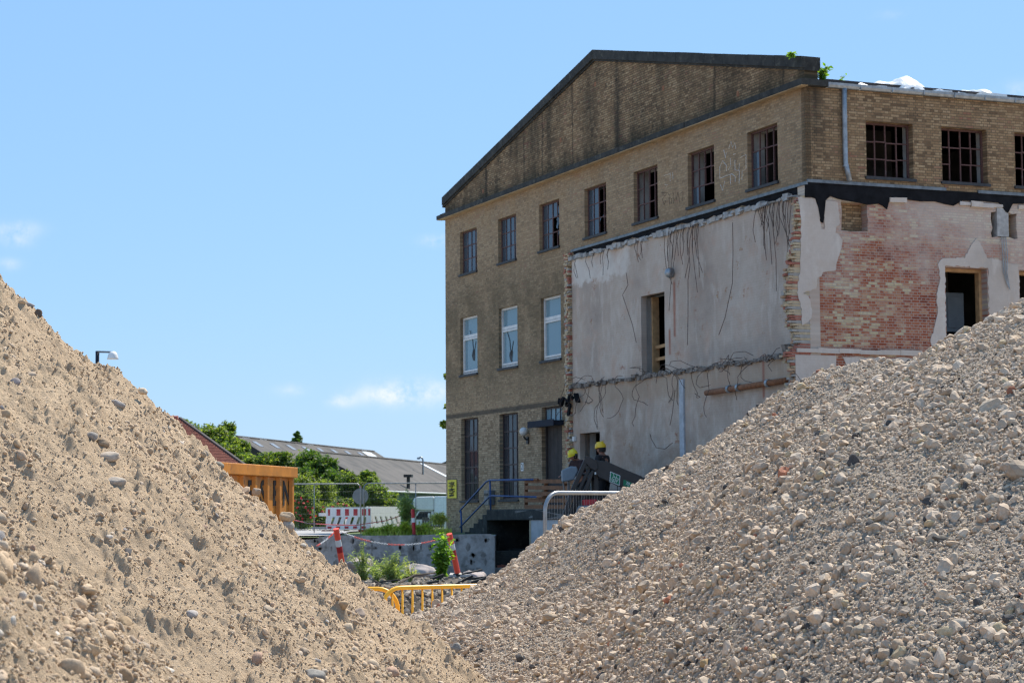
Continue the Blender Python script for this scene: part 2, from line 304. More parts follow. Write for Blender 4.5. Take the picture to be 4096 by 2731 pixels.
def leaf_mat(name, col, tr=.45):
    m, t, b = newmat(name); tc = N(t, 'ShaderNodeTexCoord').outputs['Object']; c = ramp(t, noise(t, tc, 3, 3), [(.3, tuple(x*.7 for x in col)), (.7, tuple(x*1.35 for x in col))])
    t.links.new(c, b.inputs['Base Color']); b.inputs['Roughness'].default_value = .55
    tl = N(t, 'ShaderNodeBsdfTranslucent'); t.links.new(mix(t, 1.0, c, (1.7, 1.8, .6, 1), 'MULTIPLY'), tl.inputs[0]); mx = N(t, 'ShaderNodeMixShader', i_0=tr)
    t.links.new(b.outputs[0], mx.inputs[1]); t.links.new(tl.outputs[0], mx.inputs[2]); t.links.new(mx.outputs[0], t.nodes['Material Output'].inputs[0]); return m
def glass_mat(name, col=(.02, .025, .03), rough=.04, alpha=1.0, refl=.35):
    m, t, b = newmat(name); tc = N(t, 'ShaderNodeTexCoord').outputs['Object']
    d = N(t, 'ShaderNodeBsdfDiffuse'); d.inputs[0].default_value = (*col, 1); tp = N(t, 'ShaderNodeBsdfTransparent', i_0=(.55, .62, .66, 1)); gl = N(t, 'ShaderNodeBsdfGlossy', i_Roughness=rough)
    m1 = N(t, 'ShaderNodeMixShader', i_0=alpha); t.links.new(tp.outputs[0], m1.inputs[1]); t.links.new(d.outputs[0], m1.inputs[2])
    lw = N(t, 'ShaderNodeLayerWeight', i_Blend=.5); f = M_(t, 'ADD', M_(t, 'MULTIPLY', M_(t, 'POWER', lw.outputs['Facing'], 4.0), .6), refl+.03, True)
    m2 = N(t, 'ShaderNodeMixShader'); t.links.new(f, m2.inputs[0]); t.links.new(m1.outputs[0], m2.inputs[1]); t.links.new(gl.outputs[0], m2.inputs[2])
    n = N(t, 'ShaderNodeBump', i_Strength=.12, i_Distance=.02); t.links.new(noise(t, tc, 2.5, 2), n.inputs['Height']); t.links.new(n.outputs[0], gl.inputs['Normal'])
    t.links.new(m2.outputs[0], t.nodes['Material Output'].inputs[0]); return m
YB = [(0, (0.165, 0.104, 0.060)), (0.12, (0.246, 0.152, 0.086)), (0.34, (0.297, 0.187, 0.101)), (0.5, (0.348, 0.226, 0.125)), (0.72, (0.409, 0.280, 0.162)), (0.84, (0.292, 0.156, 0.096)), (0.93, (0.301, 0.129, 0.084)), (1, (0.455, 0.329, 0.202))]
LB = [(0, (0.234, 0.161, 0.098)), (0.2, (0.330, 0.230, 0.142)), (0.5, (0.394, 0.277, 0.173)), (0.8, (0.491, 0.355, 0.229)), (1, (0.335, 0.201, 0.125))]
MT = {}
MT['brick_g'] = brick_mat('yellow_brick_gable', 'g', [(p, tuple(1.14*(.6*a+.4*b) for a, b in zip(c, (.31, .225, .145)))) for p, c in YB], ((.10, .08, .05, 1), (.36, .30, .22, 1)), 'gable')
MT['brick_low'] = brick_mat('pale_brick_ground_floor', 'g', LB, ((.13, .11, .08, 1), (.2, .17, .13, 1)), 'low')
MT['brick_p'] = brick_mat('sooty_brick_pediment', 'g', YB, ((.035, .03, .02, 1), (.11, .09, .06, 1)), 'ped')
MT['brick_s'] = brick_mat('yellow_brick_side', 's', YB, ((.05, .04, .028, 1), (.17, .135, .09, 1)), 'side')
PB = [(0, (.22, .055, .03)), (.2, (.32, .085, .042)), (.42, (.38, .13, .068)), (.56, (.45, .25, .15)), (.68, (.52, .41, .24)), (.84, (.56, .46, .31)), (1, (.42, .17, .10))]
MT['brick_party'] = brick_mat('whitewashed_red_brick', 's', PB, ((.36, .29, .24, 1), (.50, .43, .37, 1)), 'party')
MT['plaster_g'] = plaster_mat('grey_plaster_gable', 'g', (.50, .405, .335), (.35, .28, .235), (.62, .535, .46), .16, .8)
MT['plaster_s'] = plaster_mat('pale_plaster_side', 's', (.58, .495, .43), (.45, .385, .335), (.66, .585, .52), .06, .1)
MT['conc_dark'] = plain('sooty_concrete', (.030, .029, .026), .9, var=.6, scale=3, dirt=((.085, .08, .065, 1), 5, .55), bump=.5)
MT['conc'] = plain('raw_concrete', (.36, .345, .33), .92, var=.35, scale=5, bump=.6)
MT['conc_soffit'] = plain('bounce_tinted_soffit', (.42, .30, .17), .9, var=.3, scale=2)  # warm bounce light under the cornice painted as the soffit colour
MT['tar'] = plain('black_bitumen', (.012, .012, .014), .95, var=.5, scale=3, bump=.3, spec=.12)
MT['zinc'] = plain('grey_zinc', (.30, .32, .34), .45, .55, var=.35, scale=7)
MT['steel_sheet'] = plain('weathered_flashing', (.17, .18, .19), .5, .5, var=.35, scale=6)
MT['rust_frame'] = plain('rusted_window_steel', (.10, .045, .038), .75, var=.5, scale=25, dirt=((.22, .2, .19, 1), 8, .62))
MT['dark_frame'] = plain('dark_window_steel', (.045, .025, .024), .6, var=.5, scale=20)
MT['white_frame'] = plain('white_window_paint', (.62, .60, .58), .45, var=.12, scale=5)
MT['sill'] = plain('slate_sill', (.035, .035, .038), .7, var=.4, scale=8)
MT['glass'] = glass_mat('old_glass', (.07, .09, .115), .08, .75, .02)
MT['glass_blue'] = glass_mat('sky_tinted_curtain_glass', (.20, .30, .35), .06, .9, .0)  # blue of the reflected sky put into the diffuse colour, over curtains
MT['glass_dark'] = glass_mat('dark_glass', (.05, .05, .058), .06, .75, .0)
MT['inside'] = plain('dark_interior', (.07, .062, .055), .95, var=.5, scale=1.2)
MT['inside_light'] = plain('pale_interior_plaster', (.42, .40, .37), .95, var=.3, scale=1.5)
MT['rebar'] = plain('rusty_rebar', (.085, .055, .042), .85, var=.5, scale=12)
MT['rust'] = plain('rust', (.24, .10, .045), .85, var=.5, scale=9)
MT['wood_dark'] = plain('dark_plank_door', (.045, .035, .032), .8, var=.4, scale=3)
MT['wood_pale'] = plain('raw_timber', (.42, .25, .12), .8, var=.3, scale=6)
MT['wood_orange'] = plain('stained_timber', (.20, .085, .035), .75, var=.35, scale=5)
MT['blue'] = plain('blue_paint', (.030, .075, .21), .45, var=.3, scale=8)
MT['blue_dk'] = plain('dark_blue_steel', (.007, .011, .024), .85, var=.4, scale=6)
MT['white'] = plain('white_paint', (.72, .71, .69), .45, var=.08, scale=3)
MT['black'] = plain('black_paint', (.012, .012, .013), .5, var=.3)
MT['red'] = plain('red_reflective', (.42, .012, .02), .4, var=.15)
MT['brightred'] = plain('signal_red_plastic', (.95, .10, .055), .45, var=.12, scale=4)
MT['yellow'] = plain('yellow_helmet', (.80, .50, .02), .35, var=.08)
MT['yellow_sign'] = plain('yellow_sign', (.72, .58, .03), .5, var=.15)
MT['yellow_fence'] = plain('yellow_orange_enamel', (.92, .44, .02), .38, var=.12, scale=5, dirt=((.3, .13, .03, 1), 9, .68))
MT['galv'] = plain('galvanised_tube', (.27, .28, .29), .42, .7, var=.2, scale=10)
MT['container'] = plain('orange_skip_paint', (.47, .175, .016), .5, var=.28, scale=2.5, dirt=((.13, .045, .018, 1), 2.6, .56), bump=.1)
MT['stencil'] = plain('black_stencil', (.02, .018, .015), .7, var=.5, scale=9, dirt=((.3, .12, .02, 1), 7, .66))
MT['boom'] = plain('brown_black_boom', (.030, .022, .020), .45, var=.35, scale=3)
MT['green'] = plain('green_label', (.0, .17, .075), .5, var=.1)
MT['box_blue'] = plain('pale_blue_grey_box', (.20, .24, .28), .5, var=.15, scale=3)
MT['skin'] = plain('skin', (.28, .13, .085), .55, var=.1)
MT['cloth'] = plain('black_workwear', (.010, .010, .013), .85, var=.3, scale=20)
MT['cloth_r'] = plain('dark_maroon_workwear', (.028, .010, .012), .85, var=.3, scale=20)
MT['hair'] = plain('dark_hair', (.012, .009, .007), .7)
MT['sand'] = plain('dry_sand', (.575, .435, .298), .97, var=.16, scale=9, bump=.0, spec=.1)
MT['grit'] = plain('crushed_grit', (.40, .335, .27), .97, var=.3, scale=40, spec=.1)
for k, sc in (('sand', 160), ('grit', 110)):
    t = MT[k].node_tree; bumpn(t, t.nodes['Principled BSDF'], noise(t, N(t, 'ShaderNodeTexCoord').outputs['Object'], sc, 6, .75), .9, .02)
MT['stone'] = stone_mat('stone')
MT['yard'] = plain('dusty_yard', (.40, .33, .25), .95, var=.3, scale=1.5, bump=.4)
MT['grass_soil'] = plain('grassy_soil', (.085, .115, .03), .95, var=.4, scale=1.2)
MT['asphalt'] = plain('pale_asphalt', (.33, .32, .31), .9, var=.12, scale=2)
MT['soil'] = plain('dark_soil', (.085, .068, .052), .97, var=.5, scale=6, bump=.7)
MT['block'] = plain('rendered_blockwork', (.33, .305, .29), .95, var=.4, scale=2.8, dirt=((.16, .145, .13, 1), 2.0, .52), bump=.5)
MT['whiteblock'] = plain('pale_limewash', (.50, .47, .46), .95, var=.2, scale=2.5, dirt=((.2, .17, .15, 1), 3, .6), bump=.4)
MT['rooftile'] = plain('red_brown_roof_tile', (.34, .125, .08), .9, var=.2, scale=3)
MT['ridge'] = plain('red_ridge_tile', (.40, .13, .09), .85, var=.2, scale=3)
MT['eternit'] = plain('grey_fibre_cement', (.092, .083, .076), .92, var=.3, scale=1.2, dirt=((.05, .048, .046, 1), .6, .5))
MT['cream'] = plain('olive_cream_wall', (.30, .27, .15), .9, var=.12)
MT['greenwall'] = plain('green_cladding', (.035, .085, .06), .7, var=.15)
MT['skylight'] = plain('pale_skylight', (.62, .66, .68), .4, var=.05)
MT['skyblue'] = plain('blue_skylight', (.13, .16, .20), .4, var=.1)
MT['plastic'] = plain('white_plastic_film', (.74, .74, .73), .35, var=.12, scale=3, bump=.5)
MT['board'] = plain('grey_fence_board', (.11, .10, .09), .9, var=.3, scale=4)
MT['bark'] = plain('bark', (.07, .05, .035), .9, var=.3)
MT['rock'] = plain('pale_pink_rock', (.40, .335, .30), .95, var=.3, scale=4, bump=.7)
MT['grey_back'] = plain('grey_sign_back', (.16, .18, .19), .5, .3, var=.1)
LF = [leaf_mat('leaf_mid', (.11, .155, .04), .5), leaf_mat('leaf_dark', (.06, .115, .025), .45), leaf_mat('leaf_light', (.20, .24, .06), .5)]
LW = [leaf_mat('willow_a', (.26, .32, .15), .55), leaf_mat('willow_b', (.17, .23, .09), .55), leaf_mat('willow_c', (.34, .37, .19), .55)]
LG = [leaf_mat('grass_a', (.36, .40, .08), .6), leaf_mat('grass_b', (.50, .46, .16), .6), leaf_mat('grass_c', (.26, .32, .07), .6)]
LL = [leaf_mat('lush_a', (.15, .28, .03)), leaf_mat('lush_b', (.08, .17, .02)), leaf_mat('lush_c', (.24, .36, .05))]
MT['flower'] = plain('red_rose', (.55, .015, .03), .5, var=.3)

# ------------------------------------------------------------------ the factory (local x = along the side wall, local y = along the gable, z up)
FA = thing('factory_building', 'tall yellow-brown brick factory with dark stepped gable, half stripped to plaster', 'building', B0, TH)
WU = [(22.78, 21.24), (19.38, 17.89), (16.04, 14.52), (12.69, 11.19), (9.39, 7.90), (6.11, 4.63), (2.86, 1.35)]
ZU = (9.90, 11.34)
W2 = [(22.78, 21.24), (19.38, 17.83), (15.97, 14.47)]; Z2 = (6.50, 8.43)
W1 = [(22.75, 21.20), (19.37, 17.83)]; Z1 = (2.30, 5.03)
DOOR = (14.45, 15.97, 1.96, 5.07)
MID = (7.53, 8.97, 5.62, 7.80); LOW = (11.74, 13.12, 2.0, 4.17)
def R2(a): return rect(min(a[0], a[1]), max(a[0], a[1]), a[2], a[3])
upper_h = [R2((*w, *ZU)) for w in WU]; mid_h = [R2((*w, *Z2)) for w in W2]; low_h = [R2((*w, *Z1)) for w in W1]+[R2(DOOR)]
pl_h = [R2(MID), R2(LOW)]
mb = MB(); sheet(mb, [(0, 9.5), (13.6, 9.5), (13.6, 5.08), (24.17, 5.08), (24.17, 11.97), (0, 11.97)], upper_h+mid_h, gpt, 0, .14)
mb.build('gable_wall', MT['brick_g'], FA)
mb = MB(); sheet(mb, [(13.6, -.2), (24.17, -.2), (24.17, 5.078), (13.6, 5.078)], low_h, gpt, 0, .14); mb.build('ground_floor_wall', MT['brick_low'], FA)
mb = MB(); sheet(mb, [(.0, 0), (13.6, 0), (13.6, 9.5), (0, 9.5)], pl_h, gpt, .02, .3); mb.build('inner_wall', MT['plaster_g'], FA)
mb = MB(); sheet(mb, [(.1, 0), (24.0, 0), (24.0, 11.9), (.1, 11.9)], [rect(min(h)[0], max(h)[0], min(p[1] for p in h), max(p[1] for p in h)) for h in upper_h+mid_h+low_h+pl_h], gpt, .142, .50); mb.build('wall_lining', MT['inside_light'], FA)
# pediment, coping, cornice
mb = MB(); mb.prism([(0, 12.13), (24.17, 12.13), (24.17, 12.5), (11.83, 15.1), (0, 12.45)], lambda p: (0, p[0], p[1]), lambda p: (.36, p[0], p[1])); mb.build('pediment', MT['brick_p'], FA)
mb = MB()
cop = [(24.23, 12.47), (24.23, 12.745), (11.83, 15.335), (-.06, 12.70), (-.06, 12.42), (11.83, 15.06)]
segs = []
for (a0, b0), (a1, b1), n in (((24.23, 12.47), (11.83, 15.06), 9), ((11.83, 15.06), (-.06, 12.42), 9)):
    for i in range(n):
        t0, t1 = i/n, (i+1)/n; e = .004; g = random.uniform(-.006, .006)
        q = [(a0+(a1-a0)*t0-(e if i else 0), b0+(b1-b0)*t0), (a0+(a1-a0)*t1, b0+(b1-b0)*t1)]
        poly = [q[0], q[1], (q[1][0], q[1][1]+.272+g), (q[0][0], q[0][1]+.272+g)]
        mb.prism(poly, lambda p: (-.10+g, p[0], p[1]), lambda p: (.40, p[0], p[1]))
        poly2 = [(p[0], p[1]-.06) for p in q]+[q[1], q[0]]
        mb.prism(poly2, lambda p: (-.04, p[0], p[1]), lambda p: (.38, p[0], p[1]+.001))
mb.build('coping', MT['conc_dark'], FA)
mb = MB()
for i in range(12):
    a = -.18+24.35/12*i; mb.box((-.20+random.uniform(-.01, .01), a, 11.985), (.3, a+24.35/12-.004, 12.135))
mb.box((-.20, 24.17, 11.985), (.3, 24.50, 12.12)); mb.box((.302, -.16, 11.985), (.56, .12, 12.132)); mb.box((-.05, 24.172, 12.40), (.2, 24.32, 12.47))
co_ = mb.build('cornice', MT['conc_dark'], FA)
mb = MB(); mb.box((-.185, -.15, 11.965), (-.003, 24.45, 11.984)); mb.build('cornice_soffit', MT['conc_soffit'], FA)
mb = MB(); mb.box((.36, .1, 11.95), (15, 24.1, 12.02)); mb.build('roof', MT['tar'], FA)
# side wall, upper brick part
WS = [(1.68+2.17*i, 3.02+2.17*i) for i in range(6)]; ZS = (9.90, 11.26)
side_h = [rect(a, b, *ZS) for a, b in WS]
mb = MB(); sheet(mb, [(0, 9.62), (15, 9.62), (15, 11.98), (0, 11.98)], side_h, spt, 0, .2); mb.build('side_wall', MT['brick_s'], FA)
mb = MB(); sheet(mb, [(.51, 9.62), (15, 9.62), (15, 11.94), (.51, 11.94)], side_h, spt, .202, .46); mb.build('side_wall_lining', MT['inside_light'], FA)
DR = [(3.87, 5.10, 5.70, 7.78), (6.06, 7.3, 5.70, 7.79), (9.5, 10.7, 5.7, 7.79)]
NI = [(.94, 1.68, 8.55, 9.24), (5.27, 6.04, 8.57, 9.2)]
party_h = [rect(*d) for d in DR]+[poly_rag(rect(*n), .12, .03) for n in NI]
mb = MB(); sheet(mb, [(-.02, 0), (15, 0), (15, 9.66), (-.02, 9.66)], party_h, spt, .012, .40); mb.build('party_wall', MT['brick_party'], FA)
for n in NI: mb = MB(); mb.box((n[0]-.1, .28, n[2]-.1), (n[1]+.1, .38, n[3]+.1)); mb.build('niche_back', MT['brick_s'], FA)
mb = MB()                                              # back and far walls, storey floors
mb.box((.5, 24.0, 0), (15, 24.17, 11.95)); mb.box((14.9, .3, 0), (15, 24, 11.95))
for z in (1.7, 5.35, 9.35): mb.box((.51, .47, z), (14.9, 24, z+.2))
mb.box((6.4, .5, 1.9), (6.6, 24, 5.3)); mb.box((7.4, .5, 5.56), (7.6, 24, 9.3)); mb.box((8.4, 4, 9.56), (8.6, 24, 11.9)); mb.box((.51, 4.0, 9.56), (5, 4.2, 11.9)); mb.box((1.5, 10.2, 5.56), (5, 10.35, 9.3)); mb.box((.52, 3.0, 5.56), (6, 3.15, 9.3))
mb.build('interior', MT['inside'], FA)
def window(plane, a0, a1, z0, z1, d, cols, rows, fr, gl, missing=(), broken=(), mun=.028, sill=True, name='window', out=.05, gone=False):
    a0, a1 = min(a0, a1), max(a0, a1); pt = gpt if plane == 'g' else spt
    mb = MB(); w = a1-a0; h = z1-z0
    def bar(x0, x1, y0, y1, e0, e1):
        p = pt(x0, y0, e0); q = pt(x1, y1, e1); mb.box(tuple(min(i, j) for i, j in zip(p, q)), tuple(max(i, j) for i, j in zip(p, q)))
    o = out; e0, e1 = d, d+.05
    bar(a0+.002, a0+o, z0, z1, e0, e1); bar(a1-o, a1-.002, z0, z1, e0, e1); bar(a0+o, a1-o, z0+.002, z0+o, e0+.001, e1-.001); bar(a0+o, a1-o, z1-o, z1-.002, e0+.001, e1-.001)
    X = [a0+o+(w-2*o)*i/cols for i in range(cols+1)]; Zr = [z0+o+(h-2*o)*i/rows for i in range(rows+1)]
    drop = .05 if fr is MT['rust_frame'] and gone else 0
    for x in X[1:-1]:
        for j in range(rows):
            if random.random() >= drop: k_ = random.uniform(-.01, .01) if drop else 0; bar(x-mun/2+k_, x+mun/2+k_, Zr[j], Zr[j+1]-.001, e0+.006, e1-.006)
    for z in Zr[1:-1]:
        for i in range(cols):
            if random.random() >= drop: k_ = random.uniform(-.012, .012) if drop else 0; bar(X[i], X[i+1]-.001, z-mun/2+k_, z+mun/2+k_, e0+.01, e1-.01)
    f = mb.build(name, fr, FA)
    g = MB()
    for i in range(cols):
        for j in range(rows):
            if (i, j) in missing: continue
            x0, x1, y0, y1 = X[i], X[i+1], Zr[j], Zr[j+1]; dd = d+.024+random.uniform(-.003, .003)
            if (i, j) in broken:                       # shards left in the frame
                for q in range(random.randint(1, 3)):
                    sx = random.choice((x0, x1)); sy = random.uniform(y0, y1); k = .8*(x1-x0)*(1 if sx == x0 else -1)
                    g.add([pt(sx, sy-random.uniform(.08, .25), dd), pt(sx+k*random.uniform(.3, .9), sy+random.uniform(-.1, .1), dd), pt(sx, min(y1, sy+random.uniform(.08, .25)), dd)], [(0, 1, 2)])
            else:
                tl = random.uniform(-.006, .006); g.add([pt(x0, y0, dd), pt(x1, y0, dd+tl), pt(x1, y1, dd), pt(x0, y1, dd-tl)], [(0, 1, 2, 3)])
    if g.f: g.build('pane', gl, f)
    if sill:
        s = MB(); p = pt(a0-.05, z0-.075, -.06); q = pt(a1+.05, z0-.004, d); s.box(tuple(min(i, j) for i, j in zip(p, q)), tuple(max(i, j) for i, j in zip(p, q))); s.build('sill', MT['sill'], f)
    return f
ALL = [(i, j) for i in range(4) for j in range(3)]
# seven steel windows under the gable (image left = larger u)
miss = [[(0, 0)], [], [(0, 2), (0, 1), (1, 0)], [c for c in ALL if c[0] < 2], [c for c in ALL], [c for c in ALL if c not in ((3, 0),)], [c for c in ALL if c not in ((3, 0), (3, 1))]]
brk = [[(0, 0)], [], [(0, 2), (1, 1), (0, 1), (0, 0)], [(1, 0), (0, 1)], [], [], []]
for k, w in enumerate(WU):
    window('g', *w, *ZU, .11, 4, 3, MT['rust_frame'], MT['glass'], [c for c in miss[k] if c not in brk[k]], brk[k], mun=.03, gone=k > 1)
for k, w in enumerate(WS):
    window('s', *w, *ZS, .19, 4, 3, MT['rust_frame'], MT['glass_dark'], [c for c in ALL if random.random() < .95], [(random.randrange(4), 0)] if k == 1 else [], mun=.03, gone=True)
# white framed first floor windows: transom light above a casement
for k, w in enumerate(W2):
    a0, a1 = min(w), max(w); z0, z1 = Z2; zt = 7.78
    mb = MB(); d = .10
    for x0, x1, y0, y1, e in ((a0+.003, a0+.07, z0, z1, 0), (a1-.07, a1-.003, z0, z1, 0), (a0+.07, a1-.07, z0+.003, z0+.07, .002), (a0+.07, a1-.07, z1-.07, z1-.003, .002), (a0+.07, a1-.07, zt-.05, zt+.05, .001)):
        mb.box((d+e, x0, y0), (d+.07, x1, y1))
    f = mb.build('window', MT['white_frame'], FA)
    mb = MB(); b0, b1, c0, c1 = a0+.085, a1-.085, z0+.085, zt-.065
    for x0, x1, y0, y1 in ((b0, b0+.06, c0, c1), (b1-.06, b1, c0, c1), (b0+.06, b1-.06, c0, c0+.06), (b0+.06, b1-.06, c1-.06, c1)): mb.box((d-.02, x0, y0), (d+.04, x1, y1))
    mb.build('casement', MT['white_frame'], f)
    g = MB(); g.add([(d+.05, a0+.07, zt+.05), (d+.05, a1-.07, zt+.05), (d+.052, a1-.07, z1-.07), (d+.05, a0+.07, z1-.07)], [(0, 1, 2, 3)])
    g.add([(d+.03, b0+.06, c0+.06), (d+.034, b1-.06, c0+.06), (d+.03, b1-.06, c1-.06), (d+.026, b0+.06, c1-.06)], [(0, 1, 2, 3)]); g.build('pane', MT['glass_blue'], f)
    s = MB(); s.box((-.06, a0-.05, z0-.075), (d, a1+.05, z0-.004)); s.build('sill', MT['sill'], f)
    if k < 2:                                          # dark hole broken in the pane and cracks running from it
        c = MB(); cx = a0+.62+.2*k; cz = z0+.62-.25*k; pts = [(d+.021, cx+.16*math.cos(a)*random.uniform(.6, 1.2), cz+.22*math.sin(a)*random.uniform(.6, 1.2)) for a in np.linspace(0, 6.28, 10)[:-1]]
        c.add(pts, [tuple(range(len(pts)))]); c.tube([(d+.02, cx, cz), (d+.02, cx+.1, cz+.5), (d+.02, cx+.35, cz+.85)], .012, n=4); c.tube([(d+.02, cx, cz), (d+.02, cx-.2, cz+.45)], .010, n=4); c.build('broken_hole', MT['black'], f)
# tall steel windows of the ground floor
window('g', *W1[0], *Z1, .12, 4, 5, MT['dark_frame'], MT['glass_dark'], [(0, 3)], [(0, 2)], mun=.04)
window('g', *W1[1], *Z1, .12, 4, 5, MT['dark_frame'], MT['glass_dark'], [(0, 0)], [], mun=.04)
window('g', 14.47, 15.95, 4.60, 5.06, .12, 4, 1, MT['dark_frame'], MT['glass_blue'], mun=.04, sill=False, name='transom_window')
mb = MB()
for i in range(9): mb.box((.17+.004*(i % 2), 14.56+i*.148, 1.98), (.215, 14.56+i*.148+.143, 4.5))
mb.box((.12, 14.452, 1.97), (.22, 14.555, 4.55)); mb.box((.12, 15.90, 1.97), (.22, 15.968, 4.55)); mb.box((.12, 14.56, 4.5), (.22, 15.89, 4.59))
dr = mb.build('door', MT['wood_dark'], FA); hb = MB(); hb.tube([(.15, 14.72, 3.0), (.11, 14.72, 3.0), (.11, 14.84, 3.0)], .012, n=6); hb.build('handle', MT['galv'], dr)
mb = MB(); mb.box((-.34, 14.3, 4.47), (-.002, 16.2, 4.62)); mb.box((-.37, 14.26, 4.45), (-.34, 16.24, 4.65)); mb.build('canopy', MT['blue_dk'], FA, bevel=.01)
mb = MB(); c = Vector((-.16, 17.02, 4.38))
mb.tube([(-.003, 17.02, 4.13), (-.09, 17.02, 4.14), (-.16, 17.02, 4.24)], .03); mb.box((-.05, 16.95, 4.0), (-.001, 17.09, 4.22)); lb = mb.build('wall_lamp', MT['black'], FA)
mb = MB(); mb.lathe([(.001, -.13), (.07, -.115), (.12, -.05), (.13, .015), (.10, .09), (.05, .125), (.001, .135)], c, 16); mb.build('globe', MT['white_frame'], lb, smooth=True)
# gutter and downpipe of the side wall
mb = MB()
for i in range(16):
    a = .57+i*.9; prof = [(-.012, .105), (-.03, .02), (-.07, -.015), (-.12, .0), (-.145, .055), (-.15, .115)]
    pts = [(a+e, y, 11.985+z) for e in (0, .895) for y, z in prof]; n = len(prof); mb.add(pts, [(j, j+1, n+j+1, n+j) for j in range(n-1)])
    mb.box((a-.012, -.158, 11.98), (a+.012, -.004, 12.095))
mb.build('gutter', MT['zinc'], FA)
mb = MB(); mb.tube([(1.04, -.09, 11.98), (1.04, -.075, 11.4), (1.04, -.075, 10.2), (1.06, -.09, 10.05), (1.09, -.17, 9.72)], .062, n=12); dp = mb.build('downpipe', MT['zinc'], FA, smooth=True)
for z in (11.3, 10.1): mb = MB(); mb.lathe([(.062, -.02), (.07, -.02), (.07, .02), (.062, .02)], (1.04, -.075, z), 12); mb.build('pipe_clip', MT['zinc'], dp)
# flashing strips and the bitumen band left where the low roof met the walls
mb = MB()
for a, b, z in ((.0, 3.92, 0), (4.86, 9.3, -.01)): mb.box((a, -.055, 9.655+z), (b, -.002, 9.73+z))
mb.box((-.055, -.05, 9.60), (-.003, 4.4, 9.675)); mb.box((-.055, 4.41, 9.595), (-.003, 9.0, 9.67)); mb.box((-.055, 9.01, 9.58), (-.003, 13.6, 9.65)); mb.build('flashing', MT['steel_sheet'], FA)
sb = [(-.06, 9.29), (.10, 9.30), (.22, 9.27), (.30, 9.05), (.36, 8.72), (.42, 8.70), (.47, 9.0), (.50, 9.25), (.64, 9.36), (.85, 9.30), (.98, 9.28), (1.3, 9.25), (1.7, 9.20), (2.0, 9.24), (2.12, 9.19), (2.22, 9.12), (2.30, 9.38), (2.7, 9.39), (3.2, 9.36), (3.6, 9.38), (3.91, 9.33), (4.15, 9.30), (4.4, 9.44), (5.0, 9.46), (5.5, 9.44), (5.68, 9.22), (5.75, 9.2), (5.9, 9.44), (6.3, 9.46), (7.5, 9.4), (9, 9.45), (11, 9.4), (13, 9.45)]
mb = MB(); sheet(mb, [(-.05, 9.66)]+sb+[(13, 9.66)], [], spt, -.03, .01)
gb_ = [(0, 9.30)]+[(u, 9.48+.07*math.sin(u*3.1)*math.sin(u*1.3)+random.uniform(-.05, .05)) for u in np.arange(.5, 13.5, .3)]
gb_[1:4] = [(.35, 9.33), (.7, 9.4), (1.0, 9.5)]
sheet(mb, gb_+[(13.55, 9.60), (0, 9.60)], [], gpt, -.018, .018); mb.build('bitumen_band', MT['tar'], FA)
# plaster still on the walls
mb = MB(); sheet(mb, poly_rag([(-.25, 9.28), (.22, 9.3), (.34, 9.0), (.36, 8.55), (.46, 8.55), (.48, 9.25), (.84, 9.21), (.86, 9.0), (.90, 8.72), (.78, 8.62), (.76, 8.48), (.88, 8.40), (.96, 8.31), (.92, 8.1), (.80, 7.8), (.74, 7.56), (.55, 7.54), (.39, 7.51), (.36, 7.42), (.25, 7.38), (.2, 7.1), (-.1, 7.02), (-.17, 6.98), (-.02, 6.93), (.03, 6.83), (.08, 6.6), (.06, 6.42), (-.05, 6.3), (-.2, 6.22), (-.2, 6.6), (-.32, 7.0), (-.22, 7.6), (-.2, 8.2), (-.18, 8.8)], .07, .018), [], spt, -.010, .014)
o5 = poly_rag([(5.12, 5.7), (5.12, 7.8), (3.85, 7.8), (3.85, 5.7), (3.42, 5.7), (3.40, 6.0), (3.52, 6.3), (3.62, 6.7), (3.60, 7.1), (3.72, 7.5), (3.66, 7.82), (3.80, 7.98), (4.45, 8.02), (4.62, 8.3), (4.80, 8.52), (4.98, 8.3), (5.10, 8.04), (5.5, 8.0), (6.04, 7.9), (6.04, 5.7)], .07, .025)
sheet(mb, o5, [], spt, -.010, .014)
sheet(mb, [(-.4, 5.52), (.72, 5.52), (.70, 5.0), (.6, 4.6), (.62, 0), (-.4, 0)], [], spt, -.010, .014)
sheet(mb, poly_rag([(.9, 5.5), (13, 5.5), (13, 0), (1.6, 0), (1.5, 4.6), (1.2, 5.0)], .2, .03), [], spt, -.010, .014)
mb.build('plaster_remains', MT['plaster_s'], FA)
mb = MB(); top = [(u, 9.40+random.uniform(-.03, .03)) for u in np.arange(.3, 13.5, .25)]
sheet(mb, [(.02, 0)]+[(.02, 9.3)]+top+[(13.62, 9.4)]+[(13.62+random.uniform(-.05, .03), z) for z in np.arange(9.2, .1, -.2)]+[(13.6, 0)], [poly_rag(R2(MID), .3, .01), R2(LOW)], gpt, -.02, .018)
mb.build('plaster_coat', MT['plaster_g'], FA)
